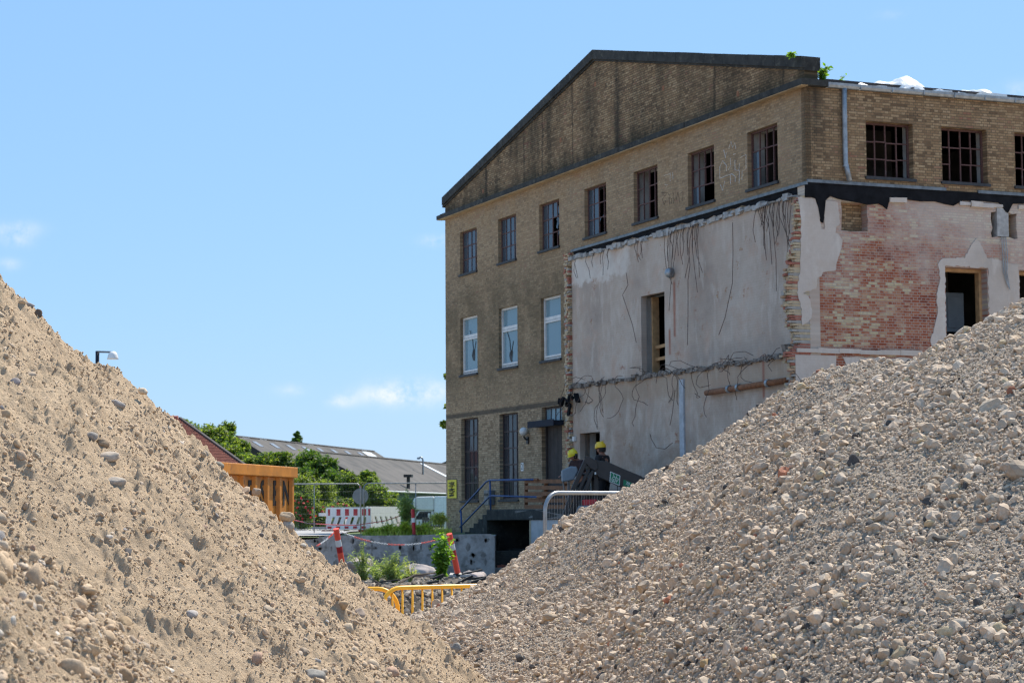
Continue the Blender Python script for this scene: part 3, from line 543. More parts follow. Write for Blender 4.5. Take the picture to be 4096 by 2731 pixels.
# broken wall ends: bricks standing out one by one, and slab remains
BM = [plain('loose_brick_yellow', (.46, .355, .23), .92, var=.25, scale=8), plain('loose_brick_red', (.34, .12, .08), .92, var=.25, scale=8), plain('old_mortar', (.34, .31, .28), .95, var=.2, scale=8), plain('loose_brick_orange', (.45, .28, .17), .92, var=.2, scale=8)]
def jag(z): return float(np.interp(z, [0, 4.6, 5.0, 5.5, 5.75, 6.22, 6.8, 7.2, 7.5, 8.0, 8.6, 9.0, 9.4], [-.55, -.55, -.45, -.62, -.33, -.47, -.60, -.55, -.50, -.36, -.26, -.26, -.16]))
mb = MB(); z = .0
while z < 9.33:
    for j in range(3):
        x = jag(z)+random.uniform(-.09, .09)+.04*j; m = random.choices((0, 1, 2, 3), (.42, .25, .15, .18))[0]
        mb.box((x, .002+j*.125, z+.004), (.05, .002+j*.125+.113, z+.058), m, jit=.006)
    mb.box((jag(z)+.12, .01, z+.05), (.05, .37, z+.078), 2); z += .0667
mb.build('broken_wall_end', BM, FA)
mb = MB(); z = 1.9
while z < 9.55:
    for j in range(4):
        u = 13.60+j*.115; x = -random.uniform(.03, .15)*(1.1-.22*j)-.022
        if random.random() < .9: mb.box((x, u, z+.004), (.05, u+.105+random.uniform(-.01, .05), z+.06), random.choices((0, 1, 2, 3), (.5, .16, .2, .14))[0], jit=.006)
    z += .0667
mb.build('broken_wall_end', BM, FA)
def rough_block(mb, a, b, seg, jit, m=0):             # chunky ledge along local y or x
    (x0, y0, z0), (x1, y1, z1) = a, b; L = y1-y0 if y1-y0 > x1-x0 else x1-x0; n = max(1, int(L/seg))
    for i in range(n):
        t0, t1 = i/n, (i+1)/n; q = random.uniform(-jit, jit); r = random.uniform(-jit, jit); s = random.uniform(-jit, jit)
        if y1-y0 > x1-x0: mb.box((x0+q, y0+(y1-y0)*t0-.02, z0+r), (x1, y0+(y1-y0)*t1+.01, z1+s), m, jit=jit*.5)
        else: mb.box((x0+(x1-x0)*t0-.02, y0+q, z0+r), (x0+(x1-x0)*t1+.01, y1, z1+s), m, jit=jit*.5)
mb = MB(); rough_block(mb, (-.10, 1.0, 5.53), (.01, 13.65, 5.61), .22, .045); rough_block(mb, (-.16, .2, 5.55), (.01, 1.0, 5.78), .12, .07)
mb.build('floor_slab_remains', plain('broken_slab_edge', (.20, .165, .14), .95, var=.6, scale=9), FA)
mb = MB(); rough_block(mb, (-.11, .45, 9.33), (.0, 13.6, 9.43), .22, .05); mb.build('roof_slab_remains', MT['conc'], FA)
mb = MB(); rough_block(mb, (-.35, -.06, 5.575), (3.1, .02, 5.685), .5, .014); rough_block(mb, (3.3, -.07, 5.575), (13, .02, 5.69), .5, .014); mb.build('slab_edge', MT['plaster_s'], FA)
for a, b in ((2.3, 2.75), (4.35, 5.6), (6.1, 7.6)): mb = MB(); rough_block(mb, (a, -.05, 9.32), (b, .0, 9.42), .3, .03); mb.build('roof_slab_remains', MT['plaster_s'], FA)
mb = MB(); mb.box((5.42, -.02, 8.6), (5.76, .2, 9.32)); mb.build('concrete_beam_end', MT['conc'], FA)
# rods
def rod(pts, r=.0075): m = MB(); m.tube(pts, r, n=5); return m.build('rebar', MT['rebar'], FA)
for i in range(56):
    cl = random.choices((12.6, 12.2, 10.9, 10.6, 8.6, 8.1, 7.6, 7.0, 6.6, 6.0, 5.4, 1.9, 1.5, 1.1, .8), (2, 1, 2, 1, 2, 2, 3, 3, 3, 3, 2, 3, 3, 3, 2))[0]
    u = cl+random.gauss(0, .22); L = min(random.expovariate(1/.55)+.4, 2.2) if u < 9.5 else random.uniform(.3, .8); dx = random.gauss(0, .16)*L; k = random.uniform(-.1, .1)
    rod([(-.13, u, 9.36), (-.19, u+dx*.15, 9.36-L*.3), (-.17, u+dx*.5+k, 9.36-L*.65), (-.10-random.uniform(0, .1), u+dx, 9.36-L)])
for p in ([(2505, 1092), (2512, 1140), (2490, 1180), (2530, 1300), (2545, 1370)], [(2753, 990), (2760, 1060), (2752, 1120), (2752, 1250), (2750, 1380)], [(2930, 890), (2932, 1000), (2930, 1130), (2900, 1270), (2875, 1340)], [(2600, 1735), (2605, 1755), (2625, 1790), (2660, 1795), (2690, 1770)], [(2700, 1560), (2690, 1650), (2680, 1700)]):
    rod([(-.2, *G(x, y, -.2)) for x, y in p], .0085)
for i in range(34):                                   # tangle along the slab ledge
    u = random.uniform(.6, 13.4); z = 5.55+random.uniform(-.05, .15); q = Vector((-.2, u, z)); pts = [q]; dv = Vector((random.uniform(-.5, .0), random.gauss(0, 1), random.uniform(-.5, .4))).normalized()
    for j in range(10):
        dv = (dv+Vector((random.gauss(0, .35), random.gauss(0, .45), random.gauss(-.12, .4)))).normalized(); q = q+dv*random.uniform(.1, .22); q.x = min(-.04, max(-.6, q.x)); q.z = min(q.z, 5.78); pts.append(q)
    rod(pts, .0075)
# pipes on the lower plaster
mb = MB(); a = G(2825, 1556, -.15); b = G(3132, 1556, -.15); mb.tube([(-.15, a[0], 4.90), (-.15, b[0]-.2, 4.97)], .075, n=10)
ru = mb.build('rusty_pipe', MT['rust'], FA, smooth=True)
for k in (.3, .42, .78): mb = MB(); mb.lathe([(.08, -.05), (.1, -.05), (.1, .05), (.08, .05)], (0, 0, 0), 10); mb.v[-40:] = [(-.15+x*1.0, a[0]+(b[0]-.2-a[0])*k+zz, 4.91+.06*k+y) for x, y, zz in mb.v[-40:]]; mb.build('pipe_collar', MT['zinc'], ru)
a = G(2725, 1530, -.06); mb = MB(); mb.box((-.07, a[0]-.12, 2.6), (-.021, a[0]+.12, 5.35)); mb.build('pilaster_strip', plain('dull_strip', (.40, .42, .45), .6), FA)
for n_, (x, y) in (('wall_box', (2297, 1755)), ('ball_lump', (2685, 1092))):
    u, z = G(x, y, -.06); mb = MB()
    if n_ == 'wall_box': mb.box((-.10, u-.07, z-.07), (-.021, u+.07, z+.07)); mb.build('switch_box', MT['white_frame'], FA, bevel=.01)
    else: mb.lathe([(.001, -.15), (.11, -.1), (.15, 0), (.11, .1), (.001, .15)], (-.10, u, z), 12); mb.build('vent_cap', MT['zinc'], FA, smooth=True)
# openings: boards, timber frames, cabinet
mb = MB()
for z in (6.08, 6.42): mb.bar((.42, 7.45, z+.02), (.40, 9.05, z-.03), .05, .09)
mb.build('timber_rail', MT['wood_pale'], FA)
mb = MB(); mb.box((.30, 8.90, 5.62), (.5, 8.968, 7.79)); mb.build('opening_lining', MT['wood_pale'], FA)
mb = MB(); mb.box((.39, 5.02, 5.7), (.3, 5.0, 7.7)); mb.v = [(x, y, z) for x, y, z in mb.v]; mb = MB()
mb.box((5.02, .25, 5.7), (5.098, .42, 7.70)); mb.box((3.88, .25, 7.70), (5.098, .42, 7.776)); mb.box((3.88, .36, 5.9), (5.02, .42, 5.98)); mb.box((6.07, .25, 7.70), (7.28, .42, 7.78)); mb.build('door_frame', MT['wood_pale'], FA)
mb = MB(); mb.box((4.9, 1.6, 6.35), (5.5, 1.85, 7.35)); mb.box((5.0, 1.58, 6.45), (5.4, 1.60, 7.25)); mb.build('switch_cabinet', MT['box_blue'], FA, bevel=.02)
mb = MB()
for x, y in ((2242, 561), (2380, 337), (2652, 353), (2951, 376), (1932, 765)):
    u, z = G(x, y, -.004); mb.tube([(-.006, u, z), (.05, u, z)], .075, n=10)
mb.build('putlog_hole', MT['rust'], FA)
mb = MB()                                              # spray paint on the bricks
def spray(mb, pts, r, m): mb.tube([(-.003, *G(x, y)) for x, y in pts], r, m, n=4)
k = .446
for st in ([(1300, 1260), (1300, 1160), (1325, 1105), (1360, 1150), (1358, 1200)], [(1395, 1085), (1398, 1150), (1375, 1190)], [(1435, 1100), (1437, 1190), (1470, 1195), (1478, 1130)], [(1480, 1080), (1535, 1050), (1535, 1180), (1500, 1200), (1498, 1280)],
           [(1300, 1265), (1360, 1240), (1410, 1225), (1438, 1250), (1438, 1295)], [(1395, 1230), (1395, 1320)], [(1305, 1320), (1325, 1372), (1345, 1290)], [(1380, 1000), (1400, 935), (1415, 990), (1435, 945), (1443, 1000)], [(1335, 1010), (1352, 1080), (1360, 1030)], [(1475, 1190), (1473, 1310)], [(1420, 1050), (1440, 1045)]):
    spray(mb, [(2300+x*k, 150+y*k) for x, y in st], 0.006, 0)
for st in ([(800, 1240), (850, 1225)], [(855, 1215), (855, 1290), (880, 1270), (875, 1210)], [(805, 1320), (830, 1320), (820, 1350)]): spray(mb, [(2300+x*k, 150+y*k) for x, y in st], 0.004, 0)
for st in ([(775, 1395), (830, 1390), (785, 1450), (800, 1505), (815, 1460)], [(850, 1500), (845, 1440), (870, 1445), (865, 1490)], [(835, 1400), (850, 1420)], [(880, 1385), (885, 1490), (900, 1440)], [(905, 1470), (925, 1385), (940, 1480)], [(940, 1400), (970, 1385), (965, 1470)]): spray(mb, [(2300+x*k, 150+y*k) for x, y in st], 0.005, 2)
mb.build('graffiti', [MT['white'], MT['black']], FA)
# hanging scrap of roofing felt at the scar
mb = MB(); u, z = G(2268, 1605, -.3)
for q in range(9):
    a = Vector((-.3+random.uniform(-.1, .15), u+random.uniform(-.35, .35), z+random.uniform(-.1, .25))); mb.bar(a, a+Vector((random.uniform(-.1, .1), random.uniform(-.25, .25), -random.uniform(.1, .4))), random.uniform(.06, .16), random.uniform(.03, .08))
mb.build('torn_felt', MT['tar'], FA)
mb = MB()                                              # cables hanging below the niche
for k in range(3): mb.tube([spt(5.52+.06*k, 8.58, -.05), spt(5.54+.07*k, 8.2, -.05), spt(5.56+.05*k, 7.7, -.04), spt(5.66+.03*k, 7.4-.06*k, -.05)], .012, n=5)
mb.build('cable', MT['zinc'], FA)

# things fixed on or standing at the factory
def at_gable(u, z, x=0): return B0+EU*u+EV*x+Vector((0, 0, z))
def local_thing(name, label, cat, u, z, x, group=None): return thing(name, label, cat, at_gable(u, z, x), TH, group)
sg = local_thing('warning_sign', 'yellow upright sign with black scribble at the left corner of the factory', 'sign', 23.57, 2.7, -.012)
mb = MB(); mb.box((-.012, -.42, -.31), (.0, .42, .31), 0); mb.box((-.008, -.44, -.33), (.006, .44, .33), 1); mb.build('plate', [MT['yellow_sign'], MT['black']], sg)
mb = MB()
def sq(pts, r): mb.tube([(-.015, .42-.84*x, .31-.62*y) for x, y in pts], r, n=4)
for pts, r in (([(.15, .17), (.8, .15)], .014), ([(.15, .33), (.85, .31)], .012), ([(.3, .12), (.32, .45)], .014), ([(.5, .1), (.48, .5), (.62, .3), (.66, .12)], .014), ([(.4, .24), (.75, .22)], .02), ([(.15, .52), (.8, .5), (.3, .6), (.8, .62)], .018), ([(.18, .52), (.2, .66)], .014), ([(.2, .72), (.75, .68), (.3, .82), (.7, .80)], .02), ([(.25, .86), (.7, .83)], .035), ([(.28, .6), (.6, .56)], .02)): sq(pts, r)
mb.build('lettering', MT['black'], sg)
hn = local_thing('house_number', 'small white house number plate between tall window and door of the factory', 'sign', 17.5, 3.30, -.01)
mb = MB(); mb.box((-.006, -.1, -.13), (.006, .1, .13)); mb.build('plate', MT['white'], hn)
text('2', 'digit', MT['black'], hn, frameM((-.012, 0, 0), (0, -1, 0), (0, 0, 1)), .27, .002)
mbx = local_thing('letterbox', 'grey metal letterbox on the factory wall between the two tall windows', 'letterbox', 19.95, 2.35, -.02)
mb = MB(); mb.box((-.22, -.2, -.22), (0, .2, .26)); mb.build('body', MT['steel_sheet'], mbx, bevel=.01); mb = MB(); mb.box((-.235, -.15, .08), (-.22, .15, .16)); mb.build('slot', MT['black'], mbx)
# landing with steps, blue handrail, timber guard
xl = -1.7
uL = G(1945, 2037, xl)[0]; uP = G(2120, 2100, xl)[0]; uB = G(1846, 2128, xl)[0]
ld = local_thing('concrete_landing', 'sooty concrete landing with steps along the factory wall', 'landing', 0, 0, 0)
mb = MB(); mb.box((xl, 8.0, 1.66), (-.03, uL, 1.96), jit=.015); mb.build('platform', MT['conc_dark'], ld, bevel=.02)
n = 5; mb = MB()
for i in range(n):
    u = uL+i*(uB-uL-.25)/n; mb.box((xl+.02, u+.002, .6), (-.04, u+(uB-uL-.25)/n, 1.96-.135*(i+1)), jit=.008)
mb.build('stair_flight', MT['conc_dark'], ld)
mb = MB(); mb.box((xl+.03, 7.9, .0), (xl+.4, uP, 1.655)); mb.box((xl+.05, 7.9, 1.5), (-.05, 8.2, 1.65)); mb.build('support_wall', MT['whiteblock'], ld)
mb = MB(); mb.box((xl+.5, uP, 0), (xl+.8, uL+1, .80)); mb.build('plinth', MT['conc_dark'], ld)
mb = MB(); mb.box((xl+.02, uP+.001, 0), (xl+.35, uP+.1, 1.65)); mb.build('brick_jamb', BM[0], ld)
mb = MB()
for a, b in ((8.3, 9.6), (10.2, uP-.4), (uP-.2, uP+1.1)): mb.box((xl-.012, a, 1.72), (xl-.001, b, 1.94), jit=.02)
mb.build('render_patch', plain('grimy_render', (.17, .155, .145), .95, var=.4, scale=6), ld)
rl = local_thing('handrail', 'blue painted tube handrail beside the concrete steps', 'handrail', 0, 0, 0)
def g3(px, py, x=xl): u, z = G(px, py, x); return (x, u, z)
mb = MB(); mb.tube([g3(1838, 2046), g3(1843, 2038), g3(1945, 1926), g3(1957, 1920), g3(2140, 1917)], .028); mb.build('top_rail', MT['blue'], rl, smooth=True)
mb = MB(); mb.tube([g3(1840, 2107), g3(1852, 2095), g3(1958, 1985), g3(1966, 1982), g3(2150, 1987)], .026); mb.build('lower_rail', MT['blue'], rl, smooth=True)
for p, q in (((1960, 1924), (1963, 2038)), ((1844, 2042), (1847, 2130))): mb = MB(); mb.tube([g3(*p), g3(*q)], .03); mb.build('post', MT['blue'], rl, smooth=True)
mb = MB(); mb.tube([g3(2138, 1917), g3(2152, 1917)], .034); mb.tube([g3(2150, 1987), g3(2170, 1988)], .034); mb.build('rusty_end', MT['rust'], rl)
gd = local_thing('timber_guard', 'orange-brown timber guard rail on the landing in front of the door', 'guard rail', 0, 0, 0)
for p, q in (((2105, 1922), (2104, 2030)), ((2183, 1928), (2181, 2030)), ((2262, 1924), (2262, 2030))): mb = MB(); mb.bar(g3(*p, xl+.1), g3(*q, xl+.1), .10, .05); mb.build('post', MT['wood_orange'], gd)
for y0, y1 in ((1924, 1924), (1949, 1951), (1974, 1974), (2000, 2001), (2026, 2026)): mb = MB(); mb.bar(g3(2101, y0, xl+.05), g3(2300, y1, xl+.05), .03, .11); mb.build('rail', MT['wood_orange'], gd)

# ------------------------------------------------------------------ ground
def grid_mesh(name, X, Y, Z, mat, smooth=True):
    ny, nx = len(Y), len(X); xx, yy = np.meshgrid(X, Y); co_ = np.stack([xx, yy, Z], -1).reshape(-1, 3).astype(np.float32)
    i = np.arange(nx-1)[None]+np.arange(ny-1)[:, None]*nx; q = np.stack([i, i+1, i+nx+1, i+nx], -1).reshape(-1, 4)
    return np_mesh(name, co_, q, mat, smooth)
def np_mesh(name, co_, q, mat, smooth=True, col=None):
    me = bpy.data.meshes.new(name); k = q.shape[1]; me.vertices.add(len(co_)); me.vertices.foreach_set('co', co_.astype(np.float32).ravel())
    me.loops.add(q.size); me.loops.foreach_set('vertex_index', q.astype(np.int32).ravel()); me.polygons.add(len(q))
    me.polygons.foreach_set('loop_start', np.arange(0, q.size, k, dtype=np.int32)); me.polygons.foreach_set('use_smooth', np.full(len(q), smooth))
    if col is not None:
        a = me.attributes.new('Col', 'FLOAT_COLOR', 'POINT'); a.data.foreach_set('color', np.concatenate([col, np.ones((len(col), 1))], 1).astype(np.float32).ravel())
    me.materials.append(mat); me.update(calc_edges=True); me.validate()
    o = bpy.data.objects.new(name, me); COL.objects.link(o); return o
_p = rng.permutation(4096)
def vnoise(x, y, seed=0):
    xi = np.floor(x).astype(np.int64); yi = np.floor(y).astype(np.int64); fx = x-xi; fy = y-yi
    def g(a, b):
        h = _p[(_p[(a+seed*131) & 4095]+b*7+seed*57) & 4095]*(2*math.pi/4096.); return np.cos(h)*(fx-(a-xi))+np.sin(h)*(fy-(b-yi))
    sx = fx*fx*fx*(fx*(fx*6-15)+10); sy = fy*fy*fy*(fy*(fy*6-15)+10)
    a = g(xi, yi); b = g(xi+1, yi); c = g(xi, yi+1); d = g(xi+1, yi+1)
    return ((a+(b-a)*sx)+((c+(d-c)*sx)-(a+(b-a)*sx))*sy)*1.5
def fbm(x, y, f, n=4, seed=0, g=.5):
    r = 0; a = 1
    for i in range(n): r = r+a*vnoise(x*f, y*f, seed+i); f *= 2.03; a *= g
    return r
gx = np.concatenate([[-3000, -800, -200], np.linspace(-60, 60, 61), [200, 800, 3000]]); gy = np.concatenate([[-200, -20], np.linspace(0, 58, 59), [59, 90, 150, 400, 1200, 4500]])
xx, yy = np.meshgrid(gx, gy); zz = .04*fbm(xx, yy, .3, 3, 5)*(np.abs(xx) < 55)*(yy < 56)-.03; zz = np.where(yy > 100, -3.0, zz)
tag(grid_mesh('yard_ground', gx, gy, zz, MT['yard']), kind='structure')
WY = 58.4                                              # front of the retaining wall
wr = PZ(1977, WY, 1.2).x; wl = PZ(1240, WY, 1.2).x
def upz(y): return 1.22-(np.clip((y-92)/50, 0, 1))*.95
gx = np.concatenate([[-3000, -900, -300, -100], np.linspace(-50, wl-.3, 20), np.linspace(wl, wr-.05, 30)]); gy = np.concatenate([np.linspace(WY+.3, 75, 40), np.linspace(77, 160, 30), [250, 600, 1500, 4500]])
xx, yy = np.meshgrid(gx, gy); zz = upz(yy)+.03*fbm(xx, yy, .5, 3, 9)*(yy < 74)*(yy > 58.9)
tag(grid_mesh('ground', gx, gy, zz, MT['grass_soil']), kind='structure')
gx = np.concatenate([[wr-.05, 3, 12, 30, 60], [100, 300, 900, 3000]]); gy = np.array([76, 90, 100, 120, 142, 250, 600, 1500, 4500.]); xx, yy = np.meshgrid(gx, gy)
tag(grid_mesh('ground', gx, gy, upz(yy), MT['grass_soil']), kind='structure')
mb = MB(); x1 = PZ(1420, 78, 1.2).x
mb.add([(-120, WY+.6, 1.268), (PZ(1335, WY+.6, 1).x, WY+.6, 1.268), (PZ(1380, 70, 1).x, 70, 1.268), (x1, 75.5, 1.268), (x1+.6, 90, 1.268), (-120, 90, 1.268)], [(0, 1, 2, 3, 4, 5)]); mb.box((-120, 90.0, 1.1), (x1+.6, 90.3, 1.38))
tag(mb.build('road', MT['asphalt']), kind='structure')

# ------------------------------------------------------------------ retaining wall
rw = thing('retaining_wall', 'long low grey rendered block wall behind the leaning bollards', 'wall', (0, WY, 0))
mb = MB(); tp = [(wl-3.2, 1.12), (wl+.1, 1.16), (wl+.4, 1.25)]+[(x, 1.27+random.uniform(-.015, .015)) for x in np.arange(wl+.7, wr-.25, .35)]+[(wr-.12, 1.28), (wr-.02, 1.24), (wr, 1.12)]
mb.prism([(wl-3.2, -.1)]+tp+[(wr, -.1)], lambda p: (p[0], 0, p[1]), lambda p: (p[0], .28, p[1])); mb.box((wr-.28, .282, -.1), (wr-.002, 8.0, 1.22)); mb.build('wall_body', MT['block'], rw)
mb = MB(); z = .0; r_ = 0
while z < 1.2:                                        # joints where the render fell off
    for i in range(36):
        x = wl+(wr-wl)*random.random(); w = random.uniform(.03, .12); h = random.uniform(.05, .16)
        if random.random() < .5: mb.prism([(x+w*math.cos(a)*random.uniform(.4, 1), z+.12+h*math.sin(a)*random.uniform(.4, 1)) for a in np.linspace(0, 6.2, 8)], lambda p: (p[0], -.006, p[1]), lambda p: (p[0], .002, p[1]))
    mb.box((wl, -.003, z), (wr-.02, .001, z+.012)) if False else None; z += .2
mb.build('render_scar', plain('old_mortar_scar', (.20, .18, .165), .95, var=.4, scale=6), rw)
bwx0, bwx1 = wr+.002, PZ(2400, WY+3.4, 0).x
bw = thing('basement_wall', 'dark low block wall with loose red bricks under the landing', 'wall', (0, WY+2.2, 0))
mb = MB(); mb.box((wr-.1, 0, -.1), (PZ(2128, WY+2.2, 0).x, .3, .78), jit=.01); mb.build('wall_body', MT['conc_dark'], bw)
mb = MB()
for i in range(14): x = wr+.05+i*.11; mb.box((x, -.14, .30+random.uniform(-.02, .02)), (x+.10, 0, .37+random.uniform(-.02, .03)), jit=.012)
mb.build('loose_brick_course', BM[1], bw)
mb = MB(); mb.box((wr-.02, -.3, -.1), (PZ(2128, WY+1.9, 0).x, -.002, .30), jit=.02); mb.build('footing', MT['block'], bw)

# ------------------------------------------------------------------ piles
def stones_mesh(name, pos, size, col, mat, flat=True, ang=1.0, seed=0, lod=1, parent=None):
    """pos (n,3) centre, size (n,3), col (n,3) -> one mesh"""
    r = np.random.default_rng(seed); bm = bmesh.new(); bmesh.ops.create_icosphere(bm, subdivisions=lod, radius=1.0)
    bv = np.array([v.co[:] for v in bm.verts]); bf = np.array([[v.index for v in f.verts] for f in bm.faces]); bm.free()
    n = len(pos); nv = 16; var = []
    for k in range(nv):
        v = bv.copy()
        for j in range(5 if ang else 2):              # cut by random planes: angular stones
            d = r.normal(size=3); d /= np.linalg.norm(d); h = r.uniform(.45, .85); dd = v@d; v = np.where((dd > h)[:, None], v-d[None]*(dd-h)[:, None], v)
        v *= 1+r.uniform(-.16, .16, size=(len(v), 1))*ang; var.append(v)
    var = np.array(var); pick = r.integers(0, nv, n)
    q = r.normal(size=(n, 4)); q /= np.linalg.norm(q, axis=1)[:, None]; w, x, y, z = q.T
    Rm = np.stack([np.stack([1-2*(y*y+z*z), 2*(x*y-z*w), 2*(x*z+y*w)], -1), np.stack([2*(x*y+z*w), 1-2*(x*x+z*z), 2*(y*z-x*w)], -1), np.stack([2*(x*z-y*w), 2*(y*z+x*w), 1-2*(x*x+y*y)], -1)], 1)
    V = np.einsum('nij,nvj->nvi', Rm, var[pick]*size[:, None, :])+pos[:, None, :]
    q_ = (bf[None]+(np.arange(n)*len(bv))[:, None, None]).reshape(-1, 3)
    o = np_mesh(name, V.reshape(-1, 3), q_, mat, not flat, np.repeat(col, len(bv), 0))
    if parent: o.parent = parent
    return o
def nonuni(lo, a, b, hi, step, n): return np.concatenate([lo+(a-lo)*(np.linspace(0, 1, n)[:-1])**.6, np.arange(a, b, step), b+(hi-b)*(np.linspace(0, 1, n))**1.7])
def inview(p, m=.12):
    d = p-np.array([0, 0, EZ]); q = d@np.array(FW); px = 2048+F*(d@np.array(RT))/q; py = 1365.5-F*(d@np.array(UP))/q; return (px > -4096*m) & (px < 4096*(1+m)) & (py < 2731*(1+m)) & (py > 0) & (q > 1)
LP = [(0, 4.6), (1.2, 4.05), (1.8, 3.5), (2.2, 3.093), (2.33, 2.993), (2.45, 2.866), (2.58, 2.741), (2.7, 2.621), (2.83, 2.492), (2.95, 2.426), (3.08, 2.353), (3.2, 2.243), (3.33, 2.13), (3.45, 2.007), (3.58, 1.906), (3.7, 1.809), (3.83, 1.683), (3.95, 1.56), (4.08, 1.482), (4.2, 1.398), (4.33, 1.3), (4.45, 1.218), (4.58, 1.14), (4.7, 1.03), (4.83, .92), (5.2, .62), (6.2, -.1), (9, -1)]
FP = [(0, 2.5), (.6, 2.2), (1.2, 1.843), (1.29, 1.788), (1.38, 1.732), (1.47, 1.677), (1.56, 1.605), (1.64, 1.525), (1.73, 1.457), (1.82, 1.383), (1.91, 1.29), (2.0, 1.2), (3.6, -.1), (6, -1)]
R1P = [(0, 2.935), (.2, 2.9), (.4, 2.839), (.6, 2.764), (.8, 2.65), (1.0, 2.504), (1.2, 2.377), (1.4, 2.257), (1.6, 2.144), (1.8, 2.035), (2.0, 1.932), (2.2, 1.835), (2.4, 1.726), (2.6, 1.581), (2.8, 1.41), (3.0, 1.273), (3.2, 1.164), (3.4, 1.076), (3.6, 1.005), (3.8, .924), (4.0, .843), (4.4, .68), (6.2, -.1), (9, -1)]
R2P = [(0, 3.45), (.4, 3.42), (.8, 3.259), (.98, 3.166), (1.17, 3.073), (1.35, 2.981), (1.54, 2.888), (1.72, 2.795), (1.91, 2.694), (2.09, 2.604), (2.28, 2.498), (2.46, 2.405), (2.65, 2.311), (2.83, 2.217), (3.02, 2.123), (3.2, 2.03), (7.3, -.1), (10, -1.2)]
def prof(P_, x, y, ax, ay): p = np.array(P_); return np.interp(np.hypot(x-ax, y-ay), p[:, 0], p[:, 1])
def h_sand(x, y, det=True):
    z = prof(LP, x, y, -4.9, 10.3)-.037; z = z+.05*fbm(x, y, 1.3, 2, 3)
    return z+(sand_detail(x, y, 0) if det else 0)
def h_sand2(x, y, det=True):
    z = prof(FP, x, y, -2.7, 5.2)-.04+.025*fbm(x, y, 1.9, 2, 23)
    return z+(sand_detail(x, y, 40) if det else 0)
def sand_detail(x, y, s):
    lump = np.clip(fbm(x, y, 4.2, 4, 7+s, .6)-.08, 0, 1)      # clods gather in bands
    fine = .3+.8*np.clip(fbm(x, y, 16, 2, 11+s), -.2, 1); vf = fbm(x, y, 42, 3, 15+s, .6)
    return .054*lump+.020*(fine-.3)*(1.0+lump)+.0125*vf*(1.0+1.1*lump)
def h_gravel(x, y, det=True):
    a = prof(R1P, x, y, 2.78, 16.0); b = prof(R2P, x, y, 4.3, 11.2); k = .06
    b = b-.5*np.clip(1.5-x, 0, 3)**1.5
    z = np.maximum(a, b)+k*np.exp(-np.abs(a-b)/k)*.3-.022+.03*fbm(x, y, .9, 3, 61)
    return z+(.010*fbm(x, y, 18, 3, 65)+.006*vnoise(x*55, y*55, 70) if det else 0)
def normals(h, x, y, e=.03):
    gx_ = (h(x+e, y, False)-h(x-e, y, False))/(2*e); gy_ = (h(x, y+e, False)-h(x, y-e, False))/(2*e); n = np.stack([-gx_, -gy_, np.ones_like(gx_)], -1); return n/np.linalg.norm(n, axis=1)[:, None]
def scatter(h, x0, x1, y0, y1, n, keep=None, nscale=0, seed=1):
    r = np.random.default_rng(seed); x = r.uniform(x0, x1, n); y = r.uniform(y0, y1, n); z = h(x, y); p = np.stack([x, y, z], -1); m = inview(p)
    nr = normals(h, x, y); d = np.array([0, 0, EZ])-p; m &= np.einsum('ij,ij->i', nr, d) > -.35*np.linalg.norm(d, axis=1)
    if keep is not None: m &= r.random(n) < keep(x, y)
    return p[m], nr[m], r
SP = thing('sand_pile', 'tall tan sand pile full of pebbles on the left, topping the picture edge', 'sand pile')
X = nonuni(-11, -3.0, .9, 3, .0085, 14); Y = nonuni(2, 6.2, 11.1, 17, .0085, 14); xx, yy = np.meshgrid(X, Y); grid_mesh('sand_body', X, Y, h_sand(xx, yy), MT['sand']).parent = SP
SP2 = thing('sand_pile', 'blurred near sand mound with big pebbles in the lower left corner', 'sand pile')
X = nonuni(-6.5, -1.9, -.25, 1.2, .0075, 10); Y = nonuni(1.2, 3.3, 5.9, 9, .0075, 10); xx, yy = np.meshgrid(X, Y); grid_mesh('sand_body', X, Y, h_sand2(xx, yy), MT['sand']).parent = SP2
GP = thing('gravel_pile', 'big grey-beige pile of crushed concrete gravel on the right', 'gravel pile')
X = nonuni(-5, -1.5, 4.6, 13, .014, 14); Y = nonuni(3, 6.4, 17.6, 24, .014, 14); xx, yy = np.meshgrid(X, Y); grid_mesh('gravel_body', X, Y, h_gravel(xx, yy), MT['grit']).parent = GP
SANDC = np.array([.575, .43, .29])
def sand_cols(r, n, p_sandy):
    pal = np.array([[.46, .38, .29], [.33, .31, .30], [.54, .47, .40], [.40, .29, .19], [.16, .145, .14], [.44, .30, .22], [.60, .55, .48], [.36, .26, .16], [.48, .37, .25], [.42, .32, .21]])
    c = pal[r.integers(0, len(pal), n)]*r.uniform(.8, 1.15, (n, 1)); s = r.random(n) < p_sandy; k = r.uniform(.55, 1, (n, 1)); c = np.where(s[:, None], c*(1-k)+SANDC*k*r.uniform(.82, 1.05, (n, 1)), c); return c
def band(seed): return lambda x, y: np.clip(.34+1.7*fbm(x, y, 1.25, 4, seed), .05, 1)
def pebbles(h, box, counts, parent, seed, sink=.44):
    for k, (n, lo, hi, pw, lod, sandy, nm) in enumerate(counts):
        p, nr, r = scatter(h, *box, n, (lambda x, y: np.clip(.62+.8*fbm(x, y, 1.6, 3, 95+seed), .3, 1)) if nm == 'grit' else band(90+seed), seed=seed+k); m = len(p); s = lo*(hi/lo)**(r.random(m)**pw); sz = s[:, None]*r.uniform(.62, 1.25, (m, 3))/2; sz[:, 2] *= .85
        p = p+nr*(s*(.5-sink-.25*r.random(m)))[:, None]
        o = stones_mesh(nm, p, sz, sand_cols(r, m, sandy), MT['stone'], flat=False, ang=.85, seed=seed+k, lod=lod, parent=parent); tag(o, kind='stuff')
